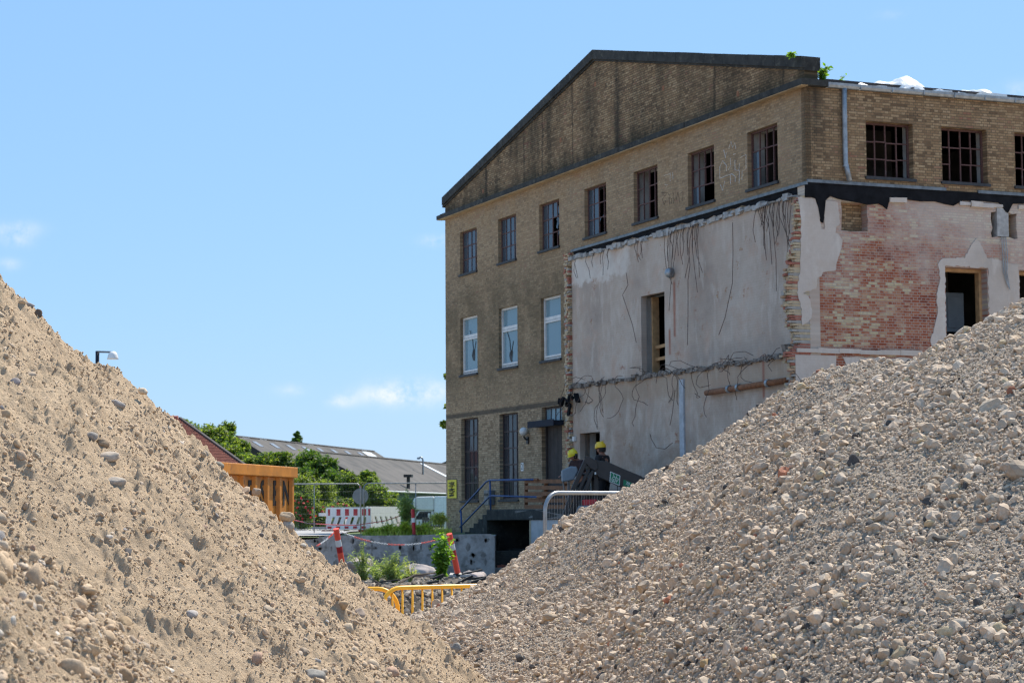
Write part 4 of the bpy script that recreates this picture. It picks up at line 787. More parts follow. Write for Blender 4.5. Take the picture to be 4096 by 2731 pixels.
pebbles(h_sand, (-3.2, .7, 6.2, 11.2), [(150000, .006, .014, 1.2, 1, .99, 'grit'), (34000, .012, .036, 1.7, 2, .965, 'pebbles'), (900, .034, .06, 1.4, 2, .78, 'cobbles')], SP, 300)
pebbles(h_sand2, (-2.1, -.2, 3.2, 6.1), [(110000, .006, .016, 1.2, 1, .97, 'grit'), (7000, .016, .04, 1.4, 2, .75, 'pebbles'), (620, .036, .075, 1.3, 2, .6, 'cobbles')], SP2, 400)
def grav_cols(r, n):
    pal = np.array([[.50, .40, .305], [.55, .45, .345], [.45, .355, .27], [.52, .43, .34], [.49, .38, .275], [.37, .30, .23]]); c = pal[r.integers(0, len(pal), n)]*r.uniform(.82, 1.15, (n, 1))*np.array([1.08, 1.07, 1.06])
    q = r.random(n); c = np.where((q < .004)[:, None], np.array([.36, .16, .10])*r.uniform(.8, 1.2, (n, 1)), c); c = np.where(((q > .012) & (q < .032))[:, None], np.array([.085, .08, .078]), c)
    c = np.where(((q > .045) & (q < .075))[:, None], np.array([.50, .40, .26]), c); return c
gk = lambda x, y: np.clip(.58+1.15*fbm((x+y)*.33, (x-y)*1.0, 1.5, 4, 77), .12, 1)
for k, (n, lo, hi, pw, lod, sk, nm) in enumerate([(470000, .008, .020, 1.0, 1, .42, 'grit'), (270000, .015, .034, 1.25, 1, .37, 'chippings'), (30000, .032, .068, 1.8, 2, .35, 'rubble'), (520, .058, .098, 1.8, 2, .38, 'lumps')]):
    p, nr, r = scatter(h_gravel, -1.6, 4.7, 6.4, 17.7, n, gk if k in (1, 2) else None, seed=500+k); m = len(p)
    s = lo*(hi/lo)**(r.random(m)**pw); sz = s[:, None]*r.uniform(.6, 1.3, (m, 3))/2; p = p+nr*(s*(.5-sk-.12*r.random(m)))[:, None]
    tag(stones_mesh(nm, p, sz, grav_cols(r, m), MT['stone'], flat=True, ang=1.0, seed=500+k, lod=lod, parent=GP), kind='stuff')
# stones that stand out one by one on the sand
def lone(px, py, h, wpx, hpx, col, label, seed, dep=None, rough=False, up=.0):
    best = None
    for t in np.arange(3.5, 13, .01):                  # where that line of sight meets the pile
        p = P(px, py, t)
        if float(h(np.array([p.x]), np.array([p.y]), False)[0]) > p.z: best = p; break
    if best is None: best = P(px, py, dep)
    t = best.y; k = t/F; sz = np.array([[wpx*k/2, (wpx+hpx)*k/4, hpx*k/2]])*1.1; p = np.array([[best.x, best.y-.2*sz[0, 2], best.z+up*sz[0, 2]]])
    # keep the long side across the view: no random turn
    r = np.random.default_rng(seed); bm = bmesh.new(); bmesh.ops.create_icosphere(bm, subdivisions=3, radius=1.0); v = np.array([q.co[:] for q in bm.verts]); f = np.array([[q.index for q in g.verts] for g in bm.faces]); bm.free()
    for j in range(16 if rough else 5):
        d = r.normal(size=3); d /= np.linalg.norm(d); hh = r.uniform(.62, .9); dd = v@d; v = np.where((dd > hh)[:, None], v-d[None]*(dd-hh)[:, None]*.85, v)
    for j in range(9 if rough else 3):
        d = r.normal(size=3)*(1.6+.9*j); v = v*(1+.07/(1+.4*j)*np.sin(v@d*2+r.uniform(0, 6)))[:, None]
    a = r.uniform(-.35, .35); v = v*sz; v = np.stack([v[:, 0]*math.cos(a)-v[:, 2]*math.sin(a), v[:, 1], v[:, 0]*math.sin(a)+v[:, 2]*math.cos(a)], -1)+p
    o = np_mesh('stone', v, f, MT['stone'], True, np.repeat(np.array([col])*(np.array([1., 1., 1.]) if rough else np.array([1.08, .98, .86])), len(v), 0)); return tag(o, label, 'stone', 'larger stones on the sand piles')
for i, (px, py, w, hh, col, lab) in enumerate([
    (1148, 2066, 58, 40, (.52, .43, .33), 'pale knobbly stone on the sand pile edge next to the orange skip'), (1152, 2106, 50, 46, (.40, .39, .38), 'grey rounded stone under the pale knobbly one at the sand pile edge'),
    (1026, 1967, 34, 34, (.40, .34, .29), 'round brownish stone on the sand pile edge in front of the skip lettering'), (873, 1864, 44, 34, (.27, .27, .25), 'grey-green stone on the sand pile edge where the skip begins'),
    (430, 1830, 96, 44, (.46, .43, .40), 'large flat pale grey stone in the upper middle of the sand pile'), (463, 1932, 80, 44, (.42, .40, .38), 'pale wedge stone below the large flat one on the sand pile'),
    (468, 1618, 66, 36, (.36, .36, .38), 'blue-grey flat stone high on the sand pile below the street lamp'), (362, 1750, 52, 42, (.30, .30, .31), 'dark grey blocky stone near the top left of the sand pile'),
    (410, 1775, 54, 44, (.33, .27, .21), 'brown blocky stone beside the dark grey one on the sand pile'), (572, 1566, 32, 30, (.58, .52, .44), 'whitish stone on the sand pile edge right of the street lamp'),
    (155, 1254, 28, 32, (.13, .11, .10), 'dark stone sticking up from the upper sand pile edge'), (60, 1530, 44, 32, (.30, .29, .32), 'dark glossy flint at the left frame edge of the sand pile'),
    (1507, 2388, 56, 42, (.36, .32, .28), 'big brown stone on the sand pile edge before the yellow barrier'), (1432, 2455, 54, 52, (.34, .30, .28), 'smooth grey-brown stone below the yellow barrier on the sand'),
    (1254, 2708, 92, 64, (.25, .26, .27), 'large dark grey stone at the lower edge of the sand pile'), (1392, 2518, 52, 48, (.50, .44, .36), 'pale cream stone in the lower right of the sand pile'),
    (1488, 2658, 56, 40, (.54, .47, .38), 'cream flat stone near the bottom right of the sand pile'), (1566, 2690, 56, 52, (.45, .34, .28), 'pinkish stone near the bottom right of the sand pile'),
    (1070, 2440, 54, 46, (.42, .37, .31), 'round tan stone in the middle of the sand pile'), (765, 2460, 58, 40, (.40, .40, .42), 'two-tone flint with a white tip on the sand pile'),
    (985, 2470, 48, 34, (.32, .34, .37), 'blue-grey angular stone in the lower middle of the sand pile'), (335, 2600, 92, 84, (.30, .22, .15), 'big brown boulder in the blurred near sand mound'),
    (1215, 2612, 44, 44, (.36, .31, .26), 'brown round stone near the foot of the sand pile'), (1822, 2590, 44, 36, (.27, .28, .29), 'dark slate stone at the sand pile toe against the gravel')]):
    lone(px, py, h_sand2 if 'near sand' in lab else h_sand, w, hh, col, lab, 900+i, 10.2)
# bigger lumps on the gravel
for i, (px, py, w, hh, col, lab) in enumerate([(4000, 2520, 64, 62, (.46, .40, .28), 'yellowish angular lump low on the right of the gravel pile'), (3440, 2530, 66, 58, (.40, .36, .30), 'large round concrete lump in the lower right of the gravel pile'),
    (3840, 2500, 90, 52, (.43, .40, .36), 'broad pale concrete lump left of the yellowish one on the gravel'), (3520, 2230, 56, 44, (.40, .36, .32), 'concrete lump high in the right half of the gravel pile'),
    (3760, 2155, 72, 34, (.12, .115, .11), 'dark elongated lump on the right of the gravel pile'), (3600, 2584, 70, 56, (.42, .35, .28), 'sand-coloured lump beside a red brick chip on the gravel'),
    (3545, 2560, 28, 20, (.42, .14, .08), 'small orange-red brick chip on the gravel'), (3790, 2615, 38, 20, (.42, .15, .12), 'flat pink-red brick chip near the bottom of the gravel'),
    (2450, 2520, 50, 46, (.40, .36, .32), 'concrete lump in the lower left of the gravel pile'), (2200, 2465, 54, 34, (.40, .35, .29), 'blocky lump on the left flank of the gravel pile'), (2820, 2655, 40, 44, (.45, .35, .21), 'ochre lump near the bottom middle of the gravel pile'),
    (2472, 2665, 32, 32, (.07, .075, .075), 'black lump near the bottom middle of the gravel pile')]):
    tag(lone(px, py, h_gravel, w, hh, (col[0]*1.05, col[1]*.96, col[2]*.86), lab, 950+i, 11, True), group='larger lumps on the gravel pile')
# soil bank behind the yellow barrier
def h_bank(x, y): return (.80-.017*np.clip(y-28, 0, 20))*np.clip((y-26.2)/1.4, 0, 1)*np.clip((50-y)/8, 0, 1)*np.clip((4+9-np.abs(x+2.0))/5, 0, 1)+.10*fbm(x, y, .6, 4, 31)*np.clip((y-26)/2, 0, 1)+.02*fbm(x, y, 5, 3, 33)-.03
X = np.linspace(-14, 10, 160); Y = np.concatenate([np.linspace(25.5, 29, 60), np.linspace(29.1, 51, 120)]); xx, yy = np.meshgrid(X, Y); SB = tag(grid_mesh('soil_bank', X, Y, h_bank(xx, yy), MT['soil']), kind='structure')
r = np.random.default_rng(5); n = 16000; x = r.uniform(-3.6, .8, n); y = 26.0+r.random(n)**1.6*15; z = h_bank(x, y); s = .03*(4.5)**(r.random(n)**1.5); m = (r.random(n) < np.where(y < 28.5, 1, .16))
p = np.stack([x, y, z+s*.1], -1)[m]; s = s[m]; gc = np.where((r.random(m.sum()) < .45)[:, None], np.array([.26, .215, .165]), np.array([.46, .39, .31]))*r.uniform(.7, 1.2, (m.sum(), 1))
tag(stones_mesh('bank_gravel', p, s[:, None]*r.uniform(.6, 1.2, (m.sum(), 3))/2, gc, MT['stone'], True, 1.0, 77, 1), kind='stuff')
def boulder(px, py, Y, w, h, mat, label, seed):
    p = P(px, py, Y); k = Y/F; r = np.random.default_rng(seed); bm = bmesh.new(); bmesh.ops.create_icosphere(bm, subdivisions=4, radius=1.0); v = np.array([q.co[:] for q in bm.verts]); f = np.array([[q.index for q in g.verts] for g in bm.faces]); bm.free()
    for j in range(10):
        d = r.normal(size=3); d /= np.linalg.norm(d); hh = r.uniform(.55, .85); dd = v@d; v = np.where((dd > hh)[:, None], v-d[None]*(dd-hh)[:, None]*.9, v)
    for j in range(14):
        d = r.normal(size=3)*(2+j*.5); v = v*(1+.10/(1+j*.35)*np.sin(v@d+r.uniform(0, 6)))[:, None]
    v = v*np.array([w*k/2, w*k/2.6, h*k/2])*1.1; o = np_mesh('boulder', v, f, mat, True); o.location = p; return tag(o, label, 'boulder', 'rocks on the soil bank')
for i, a in enumerate([(1900, 2316, 39, 118, 62, MT['rock'], 'pinkish pale rock right of the right bollard by the gravel'), (1445, 2262, 43, 110, 80, MT['rock'], 'pale rock behind the weeds beside the left bollard'), (1668, 2290, 44, 130, 76, MT['rock'], 'pale broken rock between the two weed bushes'), (1490, 2300, 41, 90, 46, MT['rock'], 'low grey rock at the foot of the left weeds')]): boulder(*a, 40+i)
mb = MB(); p = P(1838, 2318, 38.5); mb.box((p.x-.18, p.y-.1, p.z-.11), (p.x+.18, p.y+.15, p.z+.11), jit=.02); tag(mb.build('concrete_block', MT['conc']), 'small squared concrete block under the right bollard', 'block')
bo = MB()
for i in range(11):
    x = random.uniform(-2.5, -.4); y = random.uniform(29.5, 37); z = float(h_bank(np.array([x]), np.array([y]))[0])+.03; a = random.uniform(-.5, .5); L = random.uniform(.15, .5); bo.bar((x-L/2*math.cos(a), y-.1, z+random.uniform(-.02, .1)), (x+L/2*math.cos(a), y+L/2*math.sin(a), z+random.uniform(0, .14)), random.uniform(.03, .09), random.uniform(.02, .05))
tag(bo.build('charred_debris', plain('charred_wood', (.018, .016, .015), .8, var=.5)), kind='stuff')
mb = MB(); a = P(1600, 2330, 34); b = P(1740, 2290, 35); mb.tube([a, a.lerp(b, .4)+Vector((0, 0, .06)), b], .014, n=6); tag(mb.build('branch', MT['bark']), 'long bare brown branch lying across the dark soil bank', 'branch')

# ------------------------------------------------------------------ plastic sheeting and weeds on the roof
def sheet_hump(name, label, px, py, wpx, hpx, seed, x_in=.9):
    v, z = S(px, py, x_in); k = 55/F; w = wpx*k*1.15; h = hpx*k*1.45; n = 44; vs = []; fs = []
    for i in range(n+1):
        for j in range(n+1):
            a = i/n*2-1; b = j/n*2-1; rr = max(0, 1-(a*a+b*b)); f = float(fbm(np.array([a*1.6]), np.array([b*1.2]), 1.0, 2, seed)[0]); f2 = float(vnoise(np.array([a*9.0+b*3]), np.array([b*2.0]), seed+5)[0]); zz = h*(rr**.6)*(1+.40*f)+.015*f2
            vs.append((v+a*w/2*(1+.08*f), x_in+b*.75, 12.14+max(zz, .0)))
    for i in range(n):
        for j in range(n): q = i*(n+1)+j; fs.append((q, q+1, q+n+2, q+n+1))
    m = MB(); m.add(vs, fs); o = m.build(name, MT['plastic'], None, smooth=True); o.location = B0; o.rotation_euler = (0, 0, TH); s_ = o.modifiers.new('thick', 'SOLIDIFY'); s_.thickness = .01
    return tag(o, label, 'plastic sheet', 'crumpled plastic film on the roof edge')
sheet_hump('plastic_sheet', 'tall crumpled white plastic film billowing on the roof edge, largest of them', 3590, 330, 210, 46, 3)
sheet_hump('plastic_sheet', 'crumpled white plastic film humped above the gutter, between the second and third side windows', 3885, 362, 130, 30, 8)
sheet_hump('plastic_sheet', 'flat low white plastic film beside the roof weeds, nearest the parapet end', 3400, 318, 150, 20, 14)
mb = MB()
for a, b, y, z in ((.6, 7.5, .30, 12.24), (.55, 1.5, .05, 12.16), (5.4, 6.9, .05, 12.17), (7.5, 14, .30, 12.22)): mb.bar((a, y, z), (b, y, z-.01), .07, .06)
for x in np.arange(.7, 14, .8): mb.box((x, .1, 12.02), (x+.06, .5, 12.2))
bt = mb.build('roof_batten', MT['wood_dark'], FA)
mb = MB()
for i in range(60):
    x = .6+random.random()*12; mb.box((x, -.08+random.random()*.2, 12.06), (x+random.uniform(.1, .5), random.uniform(.12, .3), 12.10+random.uniform(0, .10)), jit=.03)
mb.build('roof_felt_scrap', MT['plastic'], FA)
# ------------------------------------------------------------------ foliage
def leaves(mb, c, r, n, ls, mats=3, shell=.35, el=(.5, .8), flat=.75, seed=None):
    """n leaf cards spread through an ellipsoid of half axes r round c"""
    c = Vector(c)
    for i in range(n):
        d = Vector((random.gauss(0, 1), random.gauss(0, 1), random.gauss(0, 1))).normalized(); q = (random.random()*(1-shell)+shell)**.5 if random.random() < .8 else random.random()
        p = c+Vector((d.x*r[0]*q, d.y*r[1]*q, d.z*r[2]*q)); e = Euler((random.uniform(-flat, flat), random.uniform(-flat, flat), random.uniform(0, 6.28))).to_matrix(); l = ls*random.uniform(.6, 1.3); w = l*random.uniform(*el)
        mb.add([p+e@Vector((0, -l/2, 0)), p+e@Vector((w/2, -.05*l, .08*l)), p+e@Vector((0, l/2, 0)), p+e@Vector((-w/2, -.05*l, .08*l))], [(0, 1, 2, 3)], random.randrange(mats))
def tree(name, label, cat, base, clumps, ls, n, mats, trunk_r, group=None, extra=None):
    """clumps: (dx, dy, dz, rx, ry, rz) from the base"""
    t = thing(name, label, cat, base, 0, group); m = MB(); top = max(c[2] for c in clumps); V = sum(c[3]*c[5] for c in clumps)
    m.tube([(0, 0, -.2), (random.uniform(-.1, .1), 0, top*.35), (random.uniform(-.2, .2), .1, top*.8)], [trunk_r, trunk_r*.75, trunk_r*.3], n=8)
    for c in clumps: m.tube([(0, 0, top*.25), (c[0]*.5, c[1]*.5, c[2]*.6), (c[0], c[1], c[2])], [trunk_r*.45, trunk_r*.3, trunk_r*.1], n=5)
    m.build('trunk', MT['bark'], t); m = MB()
    for c in clumps:
        k = int(n*c[3]*c[5]/V); sub = max(3, int(k/55))
        for j in range(sub):
            d = Vector((random.gauss(0, 1), random.gauss(0, 1), random.gauss(.25, 1))).normalized(); q = random.uniform(.35, 1.02)
            sz_ = random.uniform(.28, .55); leaves(m, (c[0]+d.x*c[3]*q, c[1]+d.y*c[4]*q, c[2]+d.z*c[5]*q), (c[3]*sz_, c[4]*sz_, c[5]*sz_*.85), int(k/sub*random.uniform(.5, 1.5)), ls, shell=.05, flat=1.1)
    m.build('crown', mats, t); return t
def px_clumps(lst, Y, base): # (px, py, half width px, half height px, depth offset) -> clumps round a base
    out = []
    for px, py, w, h, dy in lst: p = P(px, py, Y+dy); k = (Y+dy)/F; out.append((p.x-base.x, p.y-base.y, p.z-base.z, w*k, w*k*.9, h*k))
    return out
def gz(Y): return float(upz(np.array(Y)))
def ptree(name, label, cat, Y, lst, ls, n, mats=LF, tr=.16, group=None):
    x = sum(a[0]*a[2]*a[3] for a in lst)/sum(a[2]*a[3] for a in lst); b = PZ(x, Y, gz(Y)); return tree(name, label, cat, b, px_clumps(lst, Y, b), ls, n, mats, tr, group)
HG = 'bushes and trees behind the mesh fence'
ptree('maple_tree', 'broad leafy tree between the red-brown roof and the long grey roof', 'tree', 126, [(850, 1765, 72, 62, 0), (915, 1735, 36, 48, 1), (790, 1760, 50, 60, 2), (740, 1740, 40, 55, 3), (950, 1800, 48, 46, -1), (900, 1830, 80, 50, -2), (985, 1850, 45, 40, -3)], 0.187, 18200, group=HG, tr=.25)
ptree('shrub', 'dark green rounded shrub right above the orange skip', 'shrub', 104, [(1075, 1850, 65, 42, 0), (1005, 1862, 50, 36, 1), (1120, 1835, 50, 34, -1), (1150, 1890, 60, 60, -1)], 0.140, 11960, group=HG)
ptree('shrub', 'tallest dark bushy shrub covering the peak of the near grey roof', 'shrub', 101, [(1240, 1850, 62, 46, 0), (1285, 1880, 62, 56, -1), (1320, 1925, 50, 50, -2), (1215, 1920, 60, 50, -2), (1335, 1880, 24, 28, -1)], 0.140, 14560, mats=[LF[0], LF[1], LF[1]], group=HG)
ptree('shrub', 'bright green shrub behind the left mesh fence panel', 'shrub', 93, [(1215, 1970, 60, 70, 0), (1290, 1990, 50, 70, 1), (1195, 2040, 50, 60, 0), (1270, 2060, 60, 50, 0)], 0.104, 13520, mats=[LF[0], LF[2], LF[2]], group=HG)
ptree('shrub', 'yellow-green shrub behind the round grey sign back', 'shrub', 96, [(1400, 1960, 56, 66, 0), (1470, 1920, 44, 34, 1), (1450, 1990, 60, 60, 0), (1380, 2040, 50, 50, -1)], 0.114, 14040, mats=[LF[0], LF[1], LF[2]], group=HG)
ptree('shrub', 'shrub with a yellow tip right of the round grey sign back', 'shrub', 94, [(1510, 2000, 62, 60, 0), (1560, 2020, 44, 46, 1), (1470, 1895, 24, 22, 2), (1540, 2050, 50, 40, 0), (1490, 1940, 30, 34, 1)], 0.114, 11960, group=HG)
ptree('conifer', 'small dark conifer tip poking up behind the long grey roof', 'tree', 212, [(1184, 1734, 8, 10, 0), (1184, 1750, 17, 10, 0), (1182, 1768, 25, 12, 0), (1184, 1800, 30, 30, 0)], .5, 1500, mats=[LF[1]], tr=.3)
ptree('shrub', 'dark leafy branches peeping out behind the left edge of the factory', 'shrub', 82, [(1800, 1505, 34, 18, 0), (1800, 1700, 44, 22, 0), (1800, 1620, 30, 14, 0)], .22, 420, mats=[LF[0], LF[2]], tr=.1)
rb = ptree('rose_bush', 'climbing rose bush with red flowers behind the left mesh fence panel', 'bush', 86, [(1210, 2060, 46, 60, 0), (1235, 2010, 34, 36, 0), (1190, 2010, 30, 40, 0)], 0.083, 6760, group=None)
def flowers(t, pts, Y):
    m = MB()
    for px, py in pts:
        p = P(px, py, Y-.6)-t.location; leaves(m, p, (.045, .04, .045), 7, .09, 1, flat=1.5)
    m.build('flowers', MT['flower'], t)
flowers(rb, [(1230, 2003), (1195, 2010), (1206, 1992), (1215, 2012), (1232, 2040), (1240, 2050), (1185, 2050), (1222, 2028), (1212, 2075), (1250, 2030), (1262, 2062), (1190, 2030), (1245, 2070), (1200, 2060), (1256, 2085), (1180, 2000)], 86)
rb = ptree('rose_bush', 'small rose bush with red flowers above the striped barrier', 'bush', 88, [(1345, 2035, 40, 24, 0), (1385, 2025, 24, 18, 0)], 0.083, 2340)
flowers(rb, [(1352, 2014), (1388, 2020), (1295, 2030), (1302, 2040), (1290, 2045), (1375, 2016), (1330, 2024)], 88)
def stems(name, label, base, hgt, spread, n, ls, per, mats, cat='weed', group=None, droop=.25, el=(.12, .22), thin=.006):
    t = thing(name, label, cat, base, 0, group); m = MB(); l = MB()
    for i in range(n):
        a = random.uniform(0, 6.28); q = random.random()**.6*spread; h = hgt*random.uniform(.6, 1.12)*(1-.3*q/spread); tip = Vector((q*math.cos(a), q*math.sin(a)*.8, h)); mid = Vector((tip.x*.35, tip.y*.35, h*.6)); tip.z -= droop*q
        st = Vector((random.uniform(-.1, .1)*spread, random.uniform(-.1, .1)*spread, -.03)); m.tube([st, mid, tip], [thin, thin*.8, thin*.4], n=4)
        for j in range(per):
            f = random.uniform(.12, 1.0); p = st.lerp(mid, f*2) if f < .5 else mid.lerp(tip, f*2-1); e = Euler((random.uniform(-1.0, 1.0), random.uniform(-.9, .9), random.uniform(0, 6.28))).to_matrix(); L = ls*random.uniform(.6, 1.3); w = L*random.uniform(*el)
            l.add([p, p+e@Vector((w/2, L*.45, .1*L)), p+e@Vector((0, L, 0)), p+e@Vector((-w/2, L*.45, .1*L))], [(0, 1, 2, 3)], random.randrange(len(mats)))
    m.build('stem', mats[0], t); l.build('leaf', mats, t); return t
def stems_at(px, py0, py1, Y, name, label, wpx, n, ls, per, mats, **k):
    b = P(px, py0, Y); return stems(name, label, b, (py0-py1)*Y/F, wpx*Y/F/2, n, ls, per, mats, **k)
stems_at(1570, 2360, 2195, 36, 'weed_bush', 'feathery grey-green weed bush in the middle of the soil bank', 175, 64, .07, 40, LW, group='weeds on the soil bank')
stems_at(1452, 2340, 2175, 37.5, 'weed_bush', 'sparse tall grey-green weed behind the left bollard', 140, 40, .065, 34, LW, group='weeds on the soil bank')
stems_at(1505, 2335, 2240, 36.6, 'weed_bush', 'low loose weed between the two feathery bushes and the left bollard', 100, 26, .055, 28, [LW[0], LW[2]], group='weeds on the soil bank')
stems_at(1640, 2330, 2225, 37, 'weed_bush', 'dry yellowish thin weed right of the middle weed bush', 110, 24, .05, 16, [LW[2], LG[1]], group='weeds on the soil bank')
stems_at(1765, 2340, 2125, 37, 'young_bush', 'lush bright green young bush in front of the right bollard', 110, 40, .10, 26, LL, el=(.4, .6), droop=.1)
stems_at(1885, 2400, 2362, 27.6, 'weed_bush', 'small green weed growing through the yellow barrier at its right', 55, 14, .06, 16, LL, el=(.3, .5), group='weeds on the soil bank')
stems_at(1626, 2128, 1955, 60.5, 'willow_shrub', 'tall feathery willow shrub on the wall top left of the striped post', 74, 46, .15, 34, LW, cat='shrub', droop=.05)
for i, (px, py, h, w, lab) in enumerate([(1500, 2136, 22, 90, 'low grass tuft on the wall top under the left end of the plastic barrier'), (1560, 2136, 38, 90, 'olive bushy weed on the wall top under the plastic barrier'), (1625, 2138, 46, 90, 'light green weed on the wall top left of the willow shrub'), (1690, 2140, 48, 110, 'bright yellow-green weed at the foot of the willow shrub'), (1755, 2090, 40, 70, 'pale dry grass clump in front of the white camper van')]):
    stems_at(px, py, py-h, 60 if i < 4 else 66, 'grass_tuft', lab, w, 70, .2, 16, [LG[0], LG[1], LG[2]] if i in (0, 1, 3) else ([LG[1], LG[1], LW[2]] if i == 4 else LG), group='weeds along the wall top', el=(.08, .16), cat='weed')
m = MB()
for i in range(5200):
    x = random.uniform(PZ(1455, 62, 0).x, wr+.1); y = random.uniform(WY+.35, 74); 
    if x < PZ(1455, y, 0).x or x > PZ(1800, y, 0).x: continue
    h = random.uniform(.06, .26); a = random.uniform(0, 6.28); m.add([(x, y, 1.2), (x+.035*math.cos(a), y+.035*math.sin(a), 1.2), (x+random.uniform(-.1, .1), y+random.uniform(-.1, .1), 1.2+h)], [(0, 1, 2)], random.randrange(3))
tag(m.build('grass', LG), kind='stuff')
for v, z, h, n, lab in ((3181, 218, 14, 10, 'tiny green weed on top of the parapet'), (3300, 318, 64, 16, 'leafy weed growing beside the parapet end'), (3376, 322, 42, 3, 'thin twig weed on the roof edge left of the plastic')):
    a, b = S(v, z, .18 if h > 20 else .0); base = B0+EV*a+EU*(.3 if h > 20 else .15)+Vector((0, 0, b-.02)); stems('roof_weed', lab, base, h*51/F*1.15, .30 if h == 64 else .14, n, .12 if h == 64 else .09, 12 if n > 3 else 5, LL, group='weeds on the factory roof', el=(.45, .6), droop=.1)
# ------------------------------------------------------------------ orange skip
zt = 2.45
def at_z(px, py, z): d = ray(px, py); return EYE+d*((z-EZ)/d.z)
A = at_z(1181, 1868.5, zt); Bn = at_z(893, 1848, zt); dv = (Bn-A); dv.z = 0; dv.normalize(); nrm = Vector((-dv.y, dv.x, 0)); nrm = nrm if nrm.x > 0 else -nrm
ca = math.atan2(dv.y, dv.x); SK = thing('orange_skip', 'rusty orange open steel skip with black stencil letters behind the sand pile', 'skip', (A.x, A.y, 0), ca)
sgn = 1 if (Matrix.Rotation(ca, 3, 'Z')@Vector((0, 1, 0))).dot(nrm) > 0 else -1     # local y * sgn = visible side
def sk_s(px, off=0.0):                                 # distance along the skip side under a column of the photo
    d = ray(px, 1900); n2 = Vector((-dv.y, dv.x, 0)); t = (A+nrm*off-EYE).dot(n2)/d.dot(n2); return (EYE+d*t-A).dot(dv)
L_ = 6.2; Wd = 2.3; T = .05
mb = MB(); Y0 = -.06*sgn
def sb_(x0, x1, y0, y1, z0, z1): a, b = sorted((y0*sgn, y1*sgn)); mb.box((x0, a, z0), (x1, b, z1))
sb_(.0, L_, -.10, -.06, .2, 2.30); sb_(.0, L_, -Wd, -Wd+.04, .2, 2.30); sb_(0, .04, -Wd+.05, -.101, .2, 2.30); sb_(L_-.04, L_, -Wd+.05, -.101, .2, 2.3); sb_(.05, L_-.05, -Wd+.05, -.11, .2, .25); mb.build('body', MT['container'], SK)
mb = MB(); sb_(-.03, L_+.03, -.12, .03, 2.302, 2.45); sb_(-.03, L_+.03, -Wd-.03, -Wd+.1, 2.302, 2.45); sb_(-.03, .10, -Wd+.11, -.13, 2.302, 2.449); sb_(L_-.1, L_+.03, -Wd+.11, -.13, 2.302, 2.449); mb.build('top_rail', MT['container'], SK, bevel=.012)
mb = MB(); sb_(-.02, L_+.02, -.12, .02, .12, .26); mb.build('bottom_rail', MT['container'], SK)
xs = [sk_s(p) for p in (1175, 1124.5, 1076, 1027.5, 979, 925.5)]; st_ = xs[-1]-xs[-2]
while xs[-1]+st_ < L_: xs.append(xs[-1]+st_)
for x in xs:
    mb = MB(); a, b = sorted((-.058*sgn, -.006*sgn)); mb.add([(x-.055, a if sgn > 0 else b, .262), (x+.055, a if sgn > 0 else b, .262), (x+.035, b if sgn > 0 else a, .262), (x-.035, b if sgn > 0 else a, .262), (x-.055, a if sgn > 0 else b, 2.3), (x+.055, a if sgn > 0 else b, 2.3), (x+.035, b if sgn > 0 else a, 2.3), (x-.035, b if sgn > 0 else a, 2.3)], [(0, 1, 2, 3), (4, 5, 6, 7), (0, 1, 5, 4), (1, 2, 6, 5), (2, 3, 7, 6), (3, 0, 4, 7)])
    mb.build('rib', MT['container'], SK)
for ch, px in (('E', 1002), ('S', 1052), ('E', 1102), ('N', 1146)):
    s0 = sk_s(px, -.055); w = sk_s(px-11)-sk_s(px+11); z = at_z(px, 1979+(1102-px)*.02, zt); zz = EZ+(EZ*0)+(P(px, 1977, (A+dv*s0).y).z-EZ)
    text(ch, 'letter', MT['stencil'], SK, frameM((s0, -.055*sgn, zz), (-1, 0, 0), (0, 0, 1)), .46, .003, sx=1.0, bold=.012)
# ------------------------------------------------------------------ crowd barriers and mesh fences
def barrier(name, label, p0, p1, h, r, bar_r, mat, group):
    t = thing(name, label, 'barrier', p0, math.atan2(p1.y-p0.y, p1.x-p0.x), group); L = (p1-p0).length; q = .22; pts = [(0, 0, .02), (0, 0, h-q)]
    pts += [(q-q*math.cos(a), 0, h-q+q*math.sin(a)) for a in np.linspace(.2, 1.57, 7)]+[(L-q+q*math.sin(a), 0, h-q+q*math.cos(a)) for a in np.linspace(0, 1.37, 7)]+[(L, 0, h-q), (L, 0, .02)]
    m = MB(); m.tube(pts, r, n=12); m.build('frame', mat, t, smooth=True); m = MB(); m.tube([(r, 0, .18), (L-r, 0, .18)], r*.8, n=8); m.build('bottom_rail', mat, t)
    k = int((L-.1)/.125)
    for i in range(1, k+1): x = L*i/(k+1); m = MB(); m.tube([(x, 0, .18), (x, 0, h-(q-math.sqrt(max(0, q*q-(q-x)**2)) if x < q else (q-math.sqrt(max(0, q*q-(q-L+x)**2)) if L-x < q else 0)))], bar_r, n=8); m.build('bar', mat, t, smooth=True)
    for x in (.12, L-.12): m = MB(); m.box((x-.02, -.28, 0), (x+.02, .28, .012)); m.build('foot', mat, t)
    return t
h1 = P(1680, 2351, 23.2).z
a = PZ(1528, 23.05, 0); b = PZ(2330, 24.4, 0); barrier('crowd_barrier', 'yellow crowd barrier between the piles, its right end behind the gravel', a, b, P(1600, 2349, 23.2).z+.0, .024, .012, MT['yellow_fence'], None)
b = PZ(1590, 23.25, 0); a = PZ(800, 23.3, 0); barrier('crowd_barrier', 'yellow crowd barrier whose rounded right end peeps out behind the sand pile', a, b, P(1520, 2353, 23.3).z, .024, .012, MT['yellow_fence'], None)
